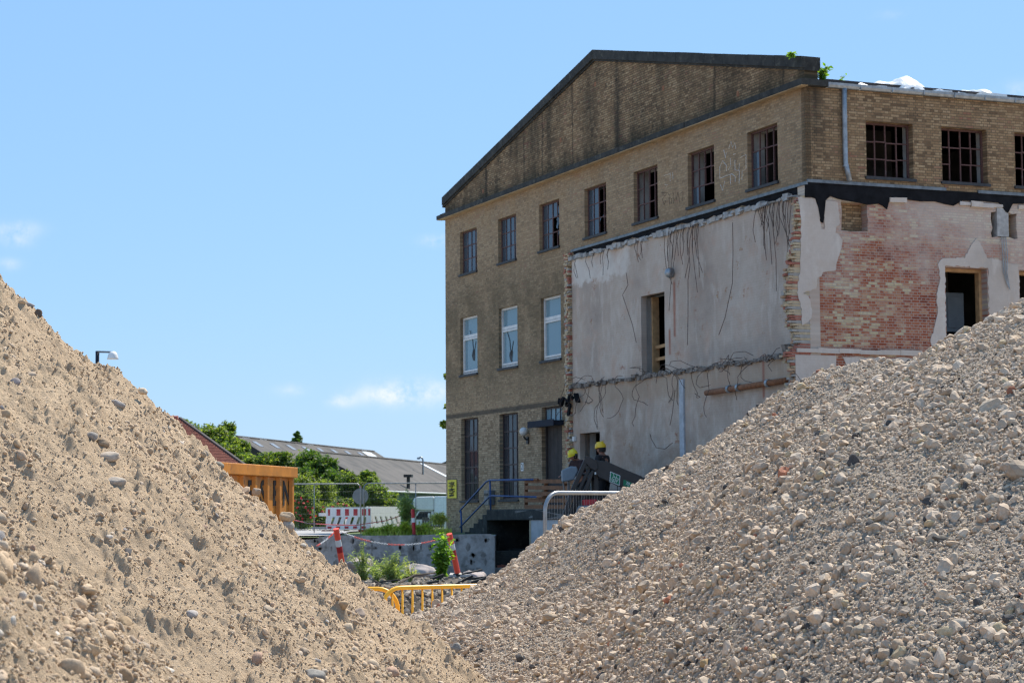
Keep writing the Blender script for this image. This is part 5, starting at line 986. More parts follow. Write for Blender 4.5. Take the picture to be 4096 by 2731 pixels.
def mesh_fence(name, label, p0, p1, h, r, mat, group, posts=(0, .5, 1), wires=True, wstep=.05, corner=.16, wr_=.0022, hor=(.35,), z0=0):
    t = thing(name, label, 'fence panel', p0, math.atan2(p1.y-p0.y, p1.x-p0.x), group); L = (p1-p0).length; q = corner
    pts = [(0, 0, z0), (0, 0, h-q)]+[(q-q*math.cos(a), 0, h-q+q*math.sin(a)) for a in np.linspace(.2, 1.57, 7)]+[(L-q+q*math.sin(a), 0, h-q+q*math.cos(a)) for a in np.linspace(0, 1.37, 7)]+[(L, 0, h-q), (L, 0, z0)]
    m = MB(); m.tube(pts, r, n=12); m.build('frame', mat, t, smooth=True)
    for f in posts:
        if 0 < f < 1: m = MB(); m.tube([(L*f, 0, z0), (L*f, 0, h-r)], r*.8, n=8); m.build('post', mat, t, smooth=True)
    m = MB(); m.tube([(r, 0, z0+.15), (L-r, 0, z0+.15)], r*.8, n=8); m.build('bottom_rail', mat, t, smooth=True)
    m = MB()
    for x in np.arange(r+wstep, L-r, wstep): m.tube([(x, 0, z0+.15), (x, 0, h-.02)], wr_, n=4, cap=False)
    for z in np.arange(h-.26, z0+.15, -.25): m.tube([(r, -.004, z), (L-r, -.004, z)], wr_*1.4, n=4, cap=False)
    m.build('wire_mesh', mat, t); return t
a = PZ(2179, 21.3, 0); b = PZ(3400, 25.4, 0); hh = P(2245, 1970, 21.5).z
mesh_fence('mesh_fence', 'galvanised mesh fence panel with rounded corner half buried behind the gravel pile', a, b, hh, .021, MT['galv'], None, posts=(.5,), wstep=.042, corner=.19, wr_=.0013)
FG = 'galvanised mesh fence panels beside the factory'
a = PZ(856, 71, 0); b = PZ(1443, 72, 0); mesh_fence('mesh_fence', 'galvanised mesh fence panel in front of the bushes and rose bush, starting behind the skip', a, b, P(1300, 1934, 71.5).z, .021, MT['galv'], FG, posts=(.68,), wstep=.055, wr_=.0010, z0=1.2)
a = PZ(1456, 72, 0); b = PZ(1800, 72.4, 0); mesh_fence('mesh_fence', 'galvanised mesh fence panel in front of the camper van, ending at the factory corner', a, b, P(1600, 1932, 72.2).z, .021, MT['galv'], FG, posts=(.60,), wstep=.055, wr_=.0010, z0=1.2)
# ------------------------------------------------------------------ bollards and chain
def bollard(label, p0, p1, r, cols, name='bollard', group=None, cat='bollard'):
    t = thing(name, label, cat, p0, 0, group); d = p1-p0; L = d.length; q = Vector((0, 0, 1)).rotation_difference(d.normalized()).to_matrix(); prev = 0
    for nm, f, mt, k in cols:
        m = MB(); m.lathe([(r*k*1.0, prev*L), (r*k, f*L)]+([(r*.6, L), (.001, L)] if f >= .999 else []), n=14); m.v = [tuple(q@Vector(v)) for v in m.v]; m.build(nm, mt, t, smooth=False if f < .99 else False); prev = f
    m = MB(); m.lathe([(.001, 0), (r*1.9, 0), (r*1.9, .04), (r*1.02, .07)], n=14); m.build('base', MT['black'], t); return t
bc = [('tube', .50, MT['brightred'], 1), ('red_band', .63, MT['red'], 1.02), ('white_band', .77, MT['white'], 1.02), ('top_tube', 1.0, MT['brightred'], 1)]
bl0, bl1 = P(1376, 2300, 37.5), P(1344, 2114, 37.2); br0, br1 = P(1833, 2304, 38.5), P(1797, 2134, 38.2)
bollard('orange-red bollard with one white band leaning beside the sand pile edge', bl0, bl1, .052, bc); bollard('orange-red bollard with one white band leaning beside the lush green bush', br0, br1, .052, bc)
def chain(name, label, pts, mats, seg=5, link=.042, rr=.0042):
    m = MB(); pts = [Vector(p) for p in pts]; acc_ = [0.0]
    for a_, b_ in zip(pts, pts[1:]): acc_.append(acc_[-1]+(b_-a_).length)
    n = int(acc_[-1]/(link*.78)); 
    for i in range(n):
        s = acc_[-1]*(i+.5)/n; k = max(j for j in range(len(acc_)-1) if acc_[j] <= s); f = (s-acc_[k])/(acc_[k+1]-acc_[k]); c = pts[k].lerp(pts[k+1], f); t_ = (pts[k+1]-pts[k]).normalized(); y = t_.cross(Vector((0, 0, 1))).normalized(); z = y.cross(t_); y2 = (y if i % 2 else z)
        ring = [c+t_*(link/2*math.cos(a))+y2*(link*.32*math.sin(a)) for a in np.linspace(0, 6.28, 10)[:-1]]; m.tube(ring, rr, (i//(seg*2)) % 2, n=5, closed=True)
    o = m.build(name, mats, None, smooth=True); return tag(o, label, 'chain')
def sag(a, b, s, n=24): return [a.lerp(b, t)+Vector((0, 0, -4*s*t*(1-t))) for t in np.linspace(0, 1, n)]
c0 = P(1352, 2120, 37.2); c1 = P(1795, 2142, 38.2); chain('plastic_chain', 'red and white plastic chain sagging between the two leaning bollards', sag(c0, c1, .205), [MT['white'], MT['brightred']])
c2 = P(1268, 2182, 36.5); chain('plastic_chain', 'short end of red and white chain running from the left bollard to the sand pile', sag(P(1343, 2122, 37.2), c2, .02), [MT['brightred'], MT['white']])
chain('plastic_chain', 'red and white chain tail hanging down from the right bollard', [P(1794, 2142, 38.15), P(1797, 2180, 38.1), P(1788, 2220, 38.1)], [MT['brightred'], MT['white']])
sp = P(1657, 2146, 58.9); bollard('red post with a single white band standing on the wall top by the willow shrub', sp, P(1651, 2035, 58.9), .050, [('tube', .52, MT['red'], 1), ('white_band', .68, MT['white'], 1.02), ('top_tube', 1.0, MT['red'], 1)], 'marker_post', cat='post')
m = MB(); pt_ = [P(1163, 2076, 62), P(1230, 2092, 66), P(1330, 2098, 69), P(1420, 2100, 70), P(1540, 2082, 70), P(1655, 2044, 59.2)]
m.tube([pt_[0].lerp(pt_[1], t) for t in (0, .5, 1)]+pt_[2:], .016, n=5); tag(m.build('barrier_tape', MT['red']), 'thin red barrier tape strung past the striped plastic barrier', 'tape')
m = MB(); m.tube([P(1662, 2135, 60), P(1680, 2110, 60.3), P(1694, 2101, 60.4), P(1704, 2102, 60.4)], .016, n=6); tag(m.build('hose', plain('yellow_hose', (.6, .45, .03), .5)), 'short yellow hose bent up beside the striped post', 'hose')
sn = P(1707, 2142, 60.2); t = thing('hose_stand', 'small dark hose stand with a white front on the wall top', 'hose stand', sn); m = MB(); m.box((-.08, -.05, 0), (.08, .05, .12), jit=.02); m.bar((-.04, 0, .1), (.0, 0, .30), .07, .06); m.build('body', MT['black'], t); m = MB(); m.box((-.03, -.07, .08), (.03, -.051, .26), jit=.008); m.build('front_strip', MT['white'], t)
# ------------------------------------------------------------------ striped plastic barriers, sign back
def striped(name, label, p0, p1, h, slant, stripes, group):
    t = thing(name, label, 'barrier', p0, math.atan2(p1.y-p0.y, p1.x-p0.x), group); L = (p1-p0).length; m = MB()
    hz = lambda f: h*f
    holes = []; n = 6; x = .12
    for i in range(n):
        w = (L-.24)/n; a = x+i*w; s = w*.38*slant; o = w*.10-min(0, s)
        q = [(a+o, hz(.30)), (a+o+w*.44, hz(.30)), (a+o+w*.44+s, hz(.60)), (a+o+s, hz(.60))]
        q = [(min(L-.05, max(.05, u)), z) for u, z in q]; holes.append(q)
    sheet(m, [(.0, hz(.08)), (L, hz(.08)), (L, hz(.97)), (L-.04, h), (.04, h), (0, hz(.97))], holes, lambda u, z, d: (u, d, z), 0, .05); sheet(m, rect(0, L, hz(.08), h), holes, lambda u, z, d: (u, d, z), .05, .05)
    m.build('panel', MT['white'], t)
    if stripes:
        m = MB()
        for i in range(6):
            a = L*(.04+i*.19); w = L*(.045 if i in (0, 5) else .09); a = min(a, L-w-.03); m.box((a, -.006, hz(.66)), (a+w, -.001, hz(.93)))
            m.box((L*(.03+i*.19), -.006, hz(.12)), (min(L-.02, L*(.03+i*.19)+L*.09), -.001, hz(.22)))
        m.build('reflector', MT['red'], t)
    for u in (.1, L-.2): m = MB(); m.box((u-.18, -.3, 0), (u+.18, .35, .07)); m.build('foot', MT['red'], t, bevel=.02)
    return t
zr = 1.25
p0 = PZ(1305, 78, zr); p1 = PZ(1484, 77.5, zr); hb = P(1400, 2028, 78).z-zr
striped('traffic_barrier', 'white plastic road barrier with red reflective squares on the wall top', p0, p1, hb, 1, True, None)
p0 = PZ(1470, 79, zr); p1 = PZ(1602, 82, zr); striped('traffic_barrier', 'plain white plastic road barrier with slanted slots, half behind the striped one', p0, p1, P(1500, 2025, 80).z-zr, -1, False, None)
for i, (px, h, lab) in enumerate([(1309, 92, 'red and white post at the left end of the striped road barrier'), (1386, 90, 'red and white post standing behind the middle of the striped road barrier')]):
    b = PZ(px, 78.6, zr); bollard(lab, b, b+Vector((0, 0, h*78.6/F)), .055, [('tube', .3, MT['red'], 1), ('white_band', .55, MT['white'], 1.01), ('middle_tube', .75, MT['red'], 1), ('top_tube', 1, MT['white'], 1)], 'marker_post', cat='post')
m = MB(); a = P(1275, 2057, 78.4); m.box((a.x, a.y-.03, a.z-.06), (a.x+.35, a.y+.03, a.z+.06)); tag(m.build('signal_board', MT['white']), 'short white board sticking out left of the striped road barrier', 'board')
c = P(1442, 1984, 80); t = thing('road_sign', 'round grey sign back on a thin pole above the road barriers', 'road sign', (c.x, c.y, zr))
m = MB(); q = c.z-zr; m.tube([(0, -.06, q), (0, -.04, q)], .30, n=32); m.build('disc', MT['grey_back'], t); m = MB(); m.tube([(0, -.08, 0), (0, -.08, q+.32)], .022, n=8); m.build('pole', MT['galv'], t)
m = MB(); m.tube([(0, -.08, q+.32), (0, -.08, q+.38)], .035, n=8); m.build('cap', MT['brightred'], t)

# ------------------------------------------------------------------ far buildings, lamps, camper
def shed(name, label, ap, Y, ev_px, length, wall, roofm, ridgem, g=Vector((.2, .98, 0)), left=None):
    g = g.normalized(); q = Vector((g.y, -g.x, 0)); A_ = P(*ap, Y); gzv = gz(Y)
    d = ray(*ev_px); n2 = g; t = (A_-EYE).dot(n2)/d.dot(n2); E_ = EYE+d*t; w = (E_-A_).dot(q); ez = E_.z; az = A_.z
    t_ = thing(name, label, 'building', (A_.x, A_.y, 0), math.atan2(g.y, g.x)); f = -1
    m = MB(); o = .35
    for s in (1, -1): # local x along ridge, local y to the left; right eave at -w
        m.prism([(0, az), (-s*w, ez), (-s*w, ez-.16), (0, az-.16)], lambda p: (-o, p[0], p[1]), lambda p: (length, p[0], p[1]))
    rf = m.build('roof', roofm, t_)
    m = MB()
    for i in range(int(length/1.2)): m.tube([(i*1.2-.35, 0, az+.02), (i*1.2+.82, 0, az+.02)], .10, n=6)
    m.build('ridge_cap', ridgem, rf)
    m = MB(); sl_ = (az-ez)/w
    for s in (1, -1): m.prism([(0, az+.04), (-s*w, ez+.04), (-s*w, ez-.30), (0, az-.30)], lambda p: (-o-.06, p[0], p[1]), lambda p: (-o-.005, p[0], p[1]))
    m.build('verge_board', MT['wood_dark'], rf)
    m = MB(); m.prism([(-w+.3, gzv-1), (w-.3, gzv-1), (w-.3, ez-.2), (0, az-.25), (-w+.3, ez-.2)], lambda p: (0, p[0], p[1]), lambda p: (.2, p[0], p[1])); m.build('gable_wall', wall[0], t_)
    m = MB(); m.box((.2, -w+.3, gzv-1), (length, -w+.5, ez-.1)); m.box((.2, w-.5, gzv-1), (length, w-.3, ez-.1)); m.build('side_wall', wall[1], t_)
    m = MB(); m.tube([(0, -w-.08, ez-.12), (length, -w-.08, ez-.12)], .08, n=6); m.tube([(.8, -w-.06, ez-.14), (.8, -w+.2, ez-.5), (.8, -w+.22, gzv)], .06, n=6); m.build('gutter', MT['white_frame'], t_)
    return t_, rf, (A_, g, q, w, az, ez)
def strip_on(rf, geo_, s0, s1, f0, f1, mat, name='skylight'):
    A_, g, q, w, az, ez = geo_; m = MB(); z = lambda f: az+(ez-az)*f+.02; m.prism([(s0, f0), (s1, f0), (s1, f1), (s0, f1)], lambda p: (p[0], -w*p[1], z(p[1])), lambda p: (p[0], -w*p[1], z(p[1])+.03)); m.build(name, mat, rf)
t1, rf1, g1 = shed('grey_roof_shed', 'near shed with grey fibre cement roof, cream gable and green side wall', (1250, 1806), 150, (1541, 1957), 85, (MT['cream'], MT['greenwall']), MT['eternit'], MT['eternit'])
strip_on(rf1, g1, 30, 31.2, .06, .99, MT['skylight']); strip_on(rf1, g1, 52, 53.2, .06, .99, MT['skylight'])
m = MB(); A_, g_, q_, w_, az_, ez_ = g1; m.tube([(8, -w_*.93, ez_), (8, -w_*.93, ez_+1.0)], .13, n=8); m.box((7.75, -w_*.93-.3, ez_+1.0), (8.25, -w_*.93+.3, ez_+1.2)); m.build('flue_pipe', MT['black'], t1)
t2, rf2, g2 = shed('grey_roof_shed', 'far long grey shed roof with rows of small blue skylights', (951, 1746), 190, (1110, 1848), 47, (MT['board'], MT['board']), MT['eternit'], MT['eternit'])
for k in range(8): strip_on(rf2, g2, 2.2+5*k, 3.4+5*k, .16, .36, MT['skyblue'])
strip_on(rf2, g2, 40, 43.5, .10, .42, MT['skylight']); 
for k in (3, 4): strip_on(rf2, g2, 2.2+5*k, 3.4+5*k, .6, .8, MT['skyblue'])
for k in (0, 1, 4, 8): strip_on(rf2, g2, 1+5*k, 3+5*k, .0, .025, MT['skylight'], 'ridge_light')
Y_ = 104; Rr = P(712, 1673, 112); Er = P(978, 1866, 101); dl = Vector((-1, .12, 0)).normalized(); t3 = thing('red_roof_house', 'house with red-brown tiled roof rising behind the sand pile', 'house', (Er.x, Er.y, 0))
o_ = Vector((Er.x, Er.y, 0)); a_, b_ = Rr-o_, Er-o_; m = MB(); up_ = Vector((0, 0, .14)); cc = Vector((2*a_.x-b_.x, 2*a_.y-b_.y, b_.z))
for p_, q2 in ((a_, b_), (a_, cc)): vs = [p_, q2, q2+dl*26, p_+dl*26]; m.add(vs+[v-up_ for v in vs], [(0, 1, 2, 3), (4, 5, 6, 7), (0, 1, 5, 4), (1, 2, 6, 5), (2, 3, 7, 6), (3, 0, 4, 7)])
rf3 = m.build('roof', MT['rooftile'], t3); m = MB()
nt = 40
for i in range(int(26/.4)): m.tube([a_+dl*(i*.4)+Vector((0, 0, .02)), a_+dl*(i*.4+.39)+Vector((0, 0, .02))], .13, n=8)
m.build('ridge_tile', MT['ridge'], rf3); m = MB(); ux = -dl*.12
for i in range(34): # courses of tiles as low steps
    f0 = i/34; p_ = a_.lerp(b_, f0+.026)+Vector((0, 0, .02)); m.bar(p_+dl*.02, p_+dl*25.9, .05, .05)
m.build('tile_course', MT['rooftile'], rf3); m = MB(); m.bar(a_-dl*.1, b_-dl*.1, .12, .16); m.build('verge_board', MT['wood_dark'], rf3)
m = MB(); vs = [a_*1.0, b_, cc]; off = dl*.5; lo = gz(104)-1; m.add([v+off-Vector((0, 0, .2)) for v in vs]+[Vector((cc.x+off.x, cc.y+off.y, lo)), Vector((b_.x+off.x, b_.y+off.y, lo))], [(0, 1, 4, 3, 2)]); m.build('gable_wall', MT['cream'], t3)
m = MB(); p0_ = b_+dl*.5-Vector((0, 0, .25)); m.add([p0_, p0_+dl*25, Vector((p0_.x+dl.x*25, p0_.y+dl.y*25, lo)), Vector((p0_.x, p0_.y, lo))], [(0, 1, 2, 3)]); m.build('front_wall', MT['cream'], t3)
shed('olive_roof_shed', 'distant shed with olive-brown roof peeping over the near grey roof at the factory corner', (1790, 1846), 260, (1900, 1880), 40, (MT['cream'], MT['cream']), plain('olive_roof', (.17, .14, .08), .9), MT['board'], g=Vector((.35, .93, 0)))
b = PZ(385, 60, 0); t = thing('street_lamp', 'street lamp with a white bell shade sticking up behind the sand pile', 'street lamp', b)
k = 60/F; zt_ = P(385, 1404, 60).z; m = MB(); m.tube([(0, 0, 0), (0, 0, zt_*.5), (0, 0, zt_)], [.075, .06, .055], n=12); m.build('pole', MT['blue_dk'], t, smooth=True); m = MB(); m.bar((0, 0, zt_-.02), (64*k, 0, zt_-.035), .05, .05); m.build('arm', MT['steel_sheet'], t)
m = MB(); m.lathe([(.001, .02), (.05, .015), (.10, -.015), (.135, -.08), (.155, -.17), (.163, -.205), (.15, -.205), (.001, -.19)], (62*k, 0, zt_-.03), 20); m.build('lamp_shade', MT['white'], t, smooth=True)
b = PZ(1692, 172, gz(172)); t = thing('street_lamp', 'distant grey street lamp with drooping head above the near grey roof', 'street lamp', b); k = 172/F; z2 = P(1692, 1828, 172).z-b.z
m = MB(); m.tube([(0, 0, 0), (0, 0, z2-.25), (-.06, 0, z2-.07), (-.18, 0, z2), (-.3, 0, z2-.03)], .07, n=8); m.build('pole', MT['galv'], t, smooth=True); m = MB(); m.lathe([(.001, .1), (.12, .06), (.15, -.05), (.001, -.1)], (-.36, 0, z2-.08), 12); m.build('lamp_head', MT['galv'], t)
Yv = 140; k = Yv/F; g0 = gz(Yv); xl_, xr_ = P(1654, 2000, Yv).x, P(1738, 2000, Yv).x; zc = P(1700, 1985, Yv).z; t = thing('camper_van', 'white camper van with a rounded overcab parked beyond the mesh fence at the factory corner', 'camper van', (xr_, Yv, g0)); h_ = zc-g0; a0 = xl_-xr_
m = MB(); m.box((0.02, -1.1, .45), (4.4, 1.1, h_)); m.build('cabin', plain('white_camper', (.80, .82, .84), .35, var=.06), t, bevel=.05); m = MB()
m.prism([(0, h_), (a0*.75, h_-.02), (a0*.93, h_-.12), (a0, h_-.35), (a0*.97, h_-.62), (a0*.85, h_-.85), (a0*.6, h_-.92), (0, h_-.93)], lambda p: (p[0], -1.08, p[1]), lambda p: (p[0], 1.08, p[1])); m.build('overcab', MT['white'], t, bevel=.08)
m = MB(); m.prism([(0, h_-.94), (a0*.72, h_-.94), (a0*.98, h_-1.5), (a0*1.35, h_-1.75), (a0*1.38, .35), (0, .35)], lambda p: (p[0], -.95, p[1]), lambda p: (p[0], .95, p[1])); m.build('cab', MT['white'], t, bevel=.04)
m = MB(); m.prism([(a0*.14, h_-1.0), (a0*.68, h_-1.0), (a0*.92, h_-1.5), (a0*.14, h_-1.5)], lambda p: (p[0], -.97, p[1]), lambda p: (p[0], -.955, p[1])); m.build('side_window', MT['glass_dark'], t); m = MB(); m.box((a0*.28, -1.25, h_-1.55), (a0*.18, -1.05, h_-1.1)); m.build('mirror', MT['white'], t, bevel=.03)
for x in (a0*.95, 3.2): m = MB(); m.tube([(x, -.98, .32), (x, -.75, .32)], .33, n=20); m.build('wheel', MT['black'], t)
x0, x1 = PZ(1688, 88, 1.2).x, PZ(1790, 88, 1.2).x; t = thing('board_fence', 'low dark vertical board fence on the grass beside the factory corner', 'fence', (x0, 88, 1.2)); m = MB(); nb = 10
for i in range(nb): w = (x1-x0)/nb; m.box((i*w, -.012, 0), (i*w+w*.8, .012, .55+random.uniform(-.01, .02)))
m.box((0, .013, .12), (x1-x0, .05, .2)); m.box((0, .013, .40), (x1-x0, .05, .48)); m.build('boards', MT['board'], t); m = MB(); m.box((x1-x0-.16, -.08, 0), (x1-x0-.06, -.02, .62)); m.build('post', MT['white'], t)
a = P(1733, 2106, 84); m = MB(); m.box((a.x, a.y, 1.15), (a.x+.7, a.y+.12, 1.28)); tag(m.build('kerb', MT['conc']), kind='structure')
# ------------------------------------------------------------------ boom lift
YB = 55.0
def pp(pts, y0, y1, m, mi=0): # upright prism with an outline taken at depth YB
    q = [P(x, y, YB) for x, y in pts]; m.prism([(v.x-LB_.x, v.z) for v in q], lambda p: (p[0], y0, p[1]), lambda p: (p[0], y1, p[1]), mi)
b = PZ(2400, YB, 0); LB_ = b; LT = thing('boom_lift', 'dark brown-black boom lift working at the plaster wall, green lettered plate on its arm', 'boom lift', b)
def part(name, pts, y0, y1, mat, par=None, bevel=.012):
    m = MB(); pp(pts, y0, y1, m); return m.build(name, mat, par or LT, bevel=bevel)
bm_ = part('main_boom', [(2372, 1838), (2428, 1846), (2570, 1908), (2760, 1990), (2740, 2040), (2600, 1990), (2505, 1957), (2394, 1908), (2372, 1880)], -.16, .16, MT['boom'])
m = MB(); q = [P(x, y, YB)-b for x, y in ((2400, 1850), (2480, 1880), (2564, 1914))]; m.tube([(v.x, -.1, v.z+.02) for v in q], .045, n=8); m.build('hydraulic_hose', MT['blue_dk'], bm_)
kn = part('knuckle', [(2336, 1830), (2352, 1826), (2385, 1842), (2392, 1870), (2380, 1885), (2360, 1872), (2340, 1850)], -.22, .22, MT['boom'])
for p_, w in (([(2338, 1832), (2355, 1838), (2300, 1960), (2268, 2062), (2250, 2060), (2285, 1950)], 0), ([(2350, 1876), (2362, 1880), (2310, 1985), (2285, 2060), (2274, 2056), (2300, 1975)], .06), ([(2366, 1880), (2376, 1884), (2350, 1960), (2320, 2060), (2308, 2056), (2338, 1950)], -.06)):
    part('link_arm', p_, -.20+w, -.08+w, MT['boom']); part('link_arm', p_, .08-w, .20-w, MT['boom'])
m = MB(); q = P(2380, 1893, YB)-b; m.box((q.x-.02, -.24, q.z-.03), (q.x+.02, -.225, q.z+.03)); m.build('white_tag', MT['white'], kn)
part('mast', [(2376, 1872), (2394, 1872), (2396, 2150), (2374, 2150)], .0, .18, MT['boom'])
part('chassis', [(2315, 2022), (2440, 2018), (2520, 2040), (2520, 2270), (2300, 2270), (2300, 2060)], -.45, .45, MT['box_blue']); part('battery_cover', [(2328, 1998), (2384, 1996), (2386, 2020), (2328, 2021)], -.4, .3, MT['red'])
m = MB()
for i in range(5): pp([(2331+i*11, 2048), (2336+i*11, 2048), (2342+i*11, 2037), (2337+i*11, 2037)], -.456, -.45, m, i % 2)
m.build('hazard_stripe', [MT['yellow_sign'], MT['black']], LT)
for x in (2330, 2490): m = MB(); c = P(x, 2300, YB)-b; m.tube([(c.x, -.55, .32), (c.x, -.3, .32)], .30, n=20); m.tube([(c.x, .3, .32), (c.x, .55, .32)], .30, n=20); m.build('wheel', MT['black'], LT)
hd = part('control_box', [(2250, 1876), (2288, 1860), (2312, 1862), (2316, 1880), (2300, 1916), (2290, 1918), (2252, 1924)], 1.0, 1.6, MT['box_blue'], bevel=.03)
m = MB(); q = [P(x, y, YB)-b for x, y in ((2256, 1922), (2262, 1965), (2272, 1998))]; m.tube([(v.x, 1.1, v.z) for v in q], .022, n=6); m.build('bracket', MT['steel_sheet'], LT)
# basket
zf = 1.86; yb0, yb1 = 1.3, 2.7; xa = P(2275, 1950, 57).x-b.x; xb = P(2475, 1950, 57).x-b.x; bk = MB()
bk.box((xa, yb0, zf-.08), (xb, yb1, zf)); bk.build('basket_floor', MT['boom'], LT)
for z in (zf+.52, zf+1.02):
    m = MB(); m.tube([(xa, yb0, z), (xb, yb0, z), (xb, yb1, z), (xa, yb1, z)], .022, n=6, closed=True); m.build('basket_rail', MT['steel_sheet'], LT)
for x in (xa, (xa+xb)/2, xb):
    for y in (yb0, yb1): m = MB(); m.tube([(x, y, zf), (x, y, zf+1.02)], .02, n=6); m.build('basket_post', MT['steel_sheet'], LT)
m = MB(); m.box((xa+.1, yb0+.03, zf), (xb-.05, yb0+.05, zf+.5)); m.build('kick_plate', MT['boom'], LT)
m = MB(); q = P(2362, 1865, 57)-b; m.tube([(q.x, .1, q.z-.1), (q.x+.1, .8, zf+.1), (q.x+.05, yb0, zf-.04)], .09, n=8); m.build('jib', MT['boom'], LT)
def plate(pts, back, ins, txt, sx, size, name, dy):
    m = MB(); pp(pts, -.168, -.1605, m); pl = m.build(name, back, LT)
    cx = sum(p[0] for p in pts)/4; cy = sum(p[1] for p in pts)/4
    if ins: m = MB(); pp([(cx+(x-cx)*.87, cy+(y-cy)*.87) for x, y in pts], -.172, -.1682, m); m.build('panel', ins, pl)
    v = [P(x, y, YB)-b for x, y in pts]; c = P(cx, cy+dy, YB)-b; ax = (v[1]-v[0]); ax.y = 0; ay = (v[0]-v[3]); ay.y = 0
    text(txt, 'lettering', MT['white'], pl, frameM((c.x, -.174, c.z), (ax.x, 0, ax.z), (0, 0, 1)), size, .001, sx=sx, bold=.0)
    return pl
pl = plate([(2440, 1885), (2480, 1902), (2477, 1942), (2437, 1926)], MT['white'], MT['green'], 'GSV', .50, .20, 'sticker', 5)
m = MB()
for x0, y0 in ((2452.5, 1895), (2465, 1900)): pp([(x0, y0-2), (x0+1.2, y0-1.5), (x0+1.0, y0+12), (x0-.2, y0+11.5)], -.1735, -.1725, m)
m.build('dividing_line', MT['white'], pl)
plate([(2493, 1917), (2566, 1947), (2563, 1968), (2491, 1940)], MT['green'], None, '70 12 13', .8, .13, 'sticker', 0)
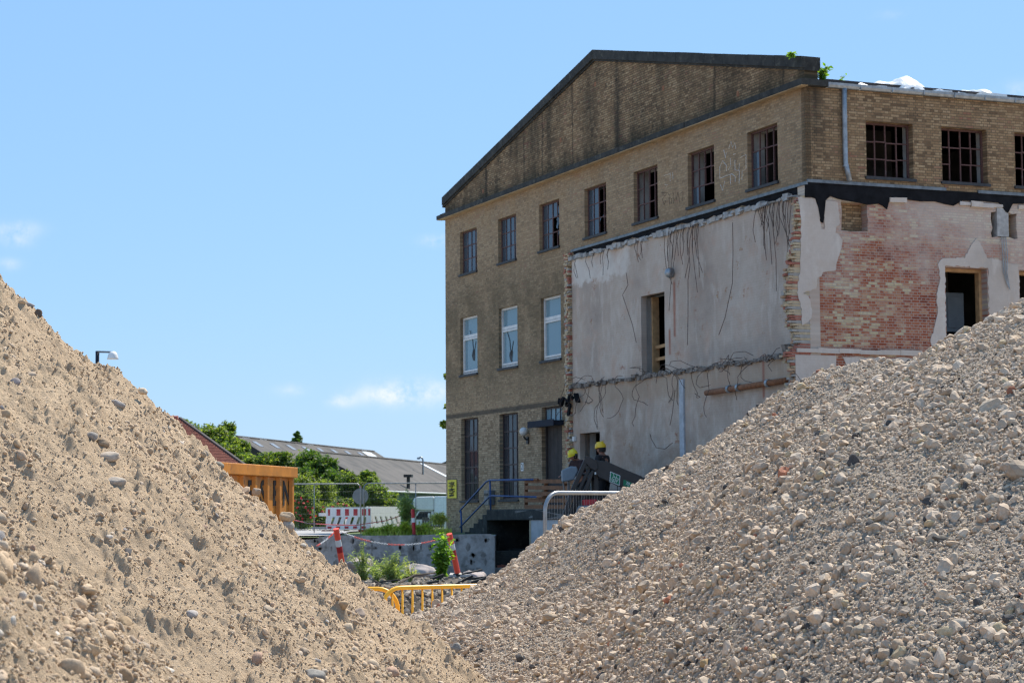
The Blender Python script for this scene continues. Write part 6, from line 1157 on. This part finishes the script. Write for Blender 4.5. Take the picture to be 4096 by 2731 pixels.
# ------------------------------------------------------------------ the two workers
def skinmesh(name, V, E, mat, parent, sub=2):
    me = bpy.data.meshes.new(name); me.from_pydata([v[:3] for v in V], E, []); me.materials.append(mat); o = bpy.data.objects.new(name, me); COL.objects.link(o); o.parent = parent
    md = o.modifiers.new('skin', 'SKIN'); md.use_smooth_shade = True
    for sv, v in zip(me.skin_vertices[0].data, V): r = v[3]; sv.radius = r if isinstance(r, tuple) else (r, r)
    me.skin_vertices[0].data[0].use_root = True; s = o.modifiers.new('sub', 'SUBSURF'); s.levels = sub; s.render_levels = sub; return o
def person(label, loc, rz, lean, cap, cloth, hgt=1.0, look=0.0, muffs=False):
    t = thing('person', label, 'person', loc, rz); t.scale = (hgt*1.14, hgt*1.08, hgt); ln = lean
    sh = Vector((0, .42*ln, 1.50-.08*ln)); nk = Vector((0, .48*ln, 1.575-.10*ln)); hd_ = Vector((0, .50*ln+.04+.08*look, 1.665-.12*ln-.03*look))
    V = [(0, 0, .95, .15), (0, .2*ln, 1.18, .145), (0, sh.y, sh.z-.02, .135), (0, nk.y, nk.z, .058), (0, hd_.y-.02, hd_.z-.04, .078), (0, hd_.y, hd_.z+.06, .098), (0, hd_.y-.01, hd_.z+.13, .07), (0, hd_.y+.105, hd_.z-.01, .018)]
    E = [(0, 1), (1, 2), (2, 3), (3, 4), (4, 5), (5, 6), (5, 7)]; arms = []
    for s in (1, -1):
        i = len(V); V += [(.10*s, 0, .88, .10), (.11*s, .03, .50, .075), (.11*s, -.01, .10, .05), (.11*s, .10, .035, .042), (.11*s, .19, .025, .03)]; E += [(0, i), (i, i+1), (i+1, i+2), (i+2, i+3), (i+3, i+4)]
        j = len(V); el_ = Vector((.27*s, sh.y+.06, 1.14)); wr2 = Vector((.20*s, sh.y+.30, 1.07)); V += [(.19*s, sh.y, sh.z-.01, .065), (*el_, .047), (*wr2, .032), (wr2.x-.01*s, wr2.y+.07, wr2.z-.01, (.042, .02))]; E += [(2, j), (j, j+1), (j+1, j+2), (j+2, j+3)]
        for f in range(4): k = len(V); bx = wr2.x-.01*s+(f-1.5)*.019; L = (.075, .085, .08, .062)[f]; V += [(bx, wr2.y+.12, wr2.z-.015, .009), (bx, wr2.y+.12+L*.5, wr2.z-.035, .008), (bx, wr2.y+.12+L*.7, wr2.z-.065, .007)]; E += [(j+3, k), (k, k+1), (k+1, k+2)]
        k = len(V); V += [(wr2.x-.05*s, wr2.y+.06, wr2.z-.02, .011), (wr2.x-.06*s, wr2.y+.10, wr2.z-.05, .009)]; E += [(j+3, k), (k, k+1)]
        arms.append((el_, wr2))
    skinmesh('body', V, E, MT['skin'], t)
    V = [(0, 0, .93, (.185, .145)), (0, .2*ln, 1.18, (.185, .15)), (0, sh.y, sh.z-.03, (.175, .14)), (0, nk.y-.01, nk.z-.045, .075)]; E = [(0, 1), (1, 2), (2, 3)]
    for s, (el_, wr2) in zip((1, -1), arms): j = len(V); V += [(.19*s, sh.y, sh.z-.01, .085), (*el_, .062), (wr2.x, wr2.y-.04, wr2.z, .048)]; E += [(2, j), (j, j+1), (j+1, j+2)]
    st_ = skinmesh('jacket', V, E, cloth, t)
    V = [(0, 0, .96, (.175, .14))]; E = []
    for s in (1, -1): j = len(V); V += [(.10*s, 0, .84, .115), (.11*s, .03, .50, .092), (.11*s, -.01, .10, .075)]; E += [(0, j), (j, j+1), (j+1, j+2)]
    skinmesh('trousers', V, E, MT['cloth'], t)
    V = [(.11, -.03, .09, .06), (.11, .08, .05, .055), (.11, .19, .04, .04)]
    for s in (1, -1): skinmesh('boot', [(s*v[0], *v[1:]) for v in V], [(0, 1), (1, 2)], MT['black'], t)
    m = MB(); m.lathe([(.098, -.05), (.106, .02), (.108, .08), (.10, .12)], (0, hd_.y-.02, hd_.z+.01), 18); m.v = [(x*.92, y, z) for x, y, z in m.v]; m.v = [(x, y-(.012 if y < hd_.y else .03), z) for x, y, z in m.v]; m.build('hair', MT['hair'], t, smooth=True)
    m = MB(); prof_ = [(.125, .0), (.128, .03), (.122, .075), (.10, .125), (.06, .155), (.001, .166)]; m.lathe(prof_, (0, 0, 0), 24); m.lathe([(.125, .0), (.125, -.002), (.118, -.002), (.118, .01)], (0, 0, 0), 24)
    m.add([(.115*math.sin(a)*1.0, .118*math.cos(a), .004) for a in np.linspace(-1.2, 1.2, 9)]+[(.115*math.sin(a), .118*math.cos(a)+.06*math.cos(a/1.2*1.5), -.012) for a in np.linspace(-1.2, 1.2, 9)], [(i, i+1, i+10, i+9) for i in range(8)])
    m.box((-.012, -.1, .150), (.012, .09, .170)); Rx = Matrix.Rotation(-.12-.35*look, 3, 'X'); m.v = [tuple(Rx@Vector((x, y*1.12, z))+Vector((0, hd_.y, hd_.z+.075))) for x, y, z in m.v]; hm = m.build('helmet', cap, t, smooth=True)
    m = MB()
    for s in (1, -1): m.lathe([(.001, -.016), (.016, -.012), (.018, 0), (.001, .016)], (s*.034, hd_.y+.088, hd_.z+.035), 8)
    m.build('eye', MT['black'], t)
    m = MB()
    for s in (1, -1): m.lathe([(.001, -.032), (.014, -.02), (.018, .0), (.014, .022), (.001, .03)], (s*.098, hd_.y-.005, hd_.z+.01), 8)
    m.build('ear', MT['skin'], t)
    m = MB(); m.box((-.026, hd_.y+.083, hd_.z-.058), (.026, hd_.y+.092, hd_.z-.05)); m.build('mouth', MT['red'], t)
    if muffs: m = MB(); m.lathe([(.001, -.05), (.03, -.045), (.035, 0), (.03, .045), (.001, .05)], (-.128, hd_.y, hd_.z+.06), 12); m.lathe([(.001, -.05), (.03, -.045), (.035, 0), (.03, .045), (.001, .05)], (.128, hd_.y, hd_.z+.06), 12); m.build('ear_muff', MT['black'], hm, smooth=True)
    return t, sh, st_
w1 = PZ(2416, 57.1, zf); tt, sh, jk = person('person in black with yellow helmet, back turned, standing tall in the lift basket', w1, R_(58), .10, MT['yellow'], MT['cloth'])
m = MB(); yb_ = sh.y-.158
for i, (dx, dz) in enumerate([(-.012, 0), (.0, -.045), (-.006, -.09), (.0, -.135), (-.008, -.18)]): m.bar((-.06+dx-.015, yb_-.004, 1.36+dz), (-.06+dx+.02, yb_-.004, 1.345+dz), .006, .022)
m.build('back_print', MT['grey_back'], jk)
w2 = PZ(2330, 57.4, zf); person('person in dark work clothes and yellow helmet with ear muffs, bending towards the lift arm', w2, R_(125), .42, plain('lemon_helmet', (.78, .62, .03), .35), MT['cloth_r'], .93, .8, True)
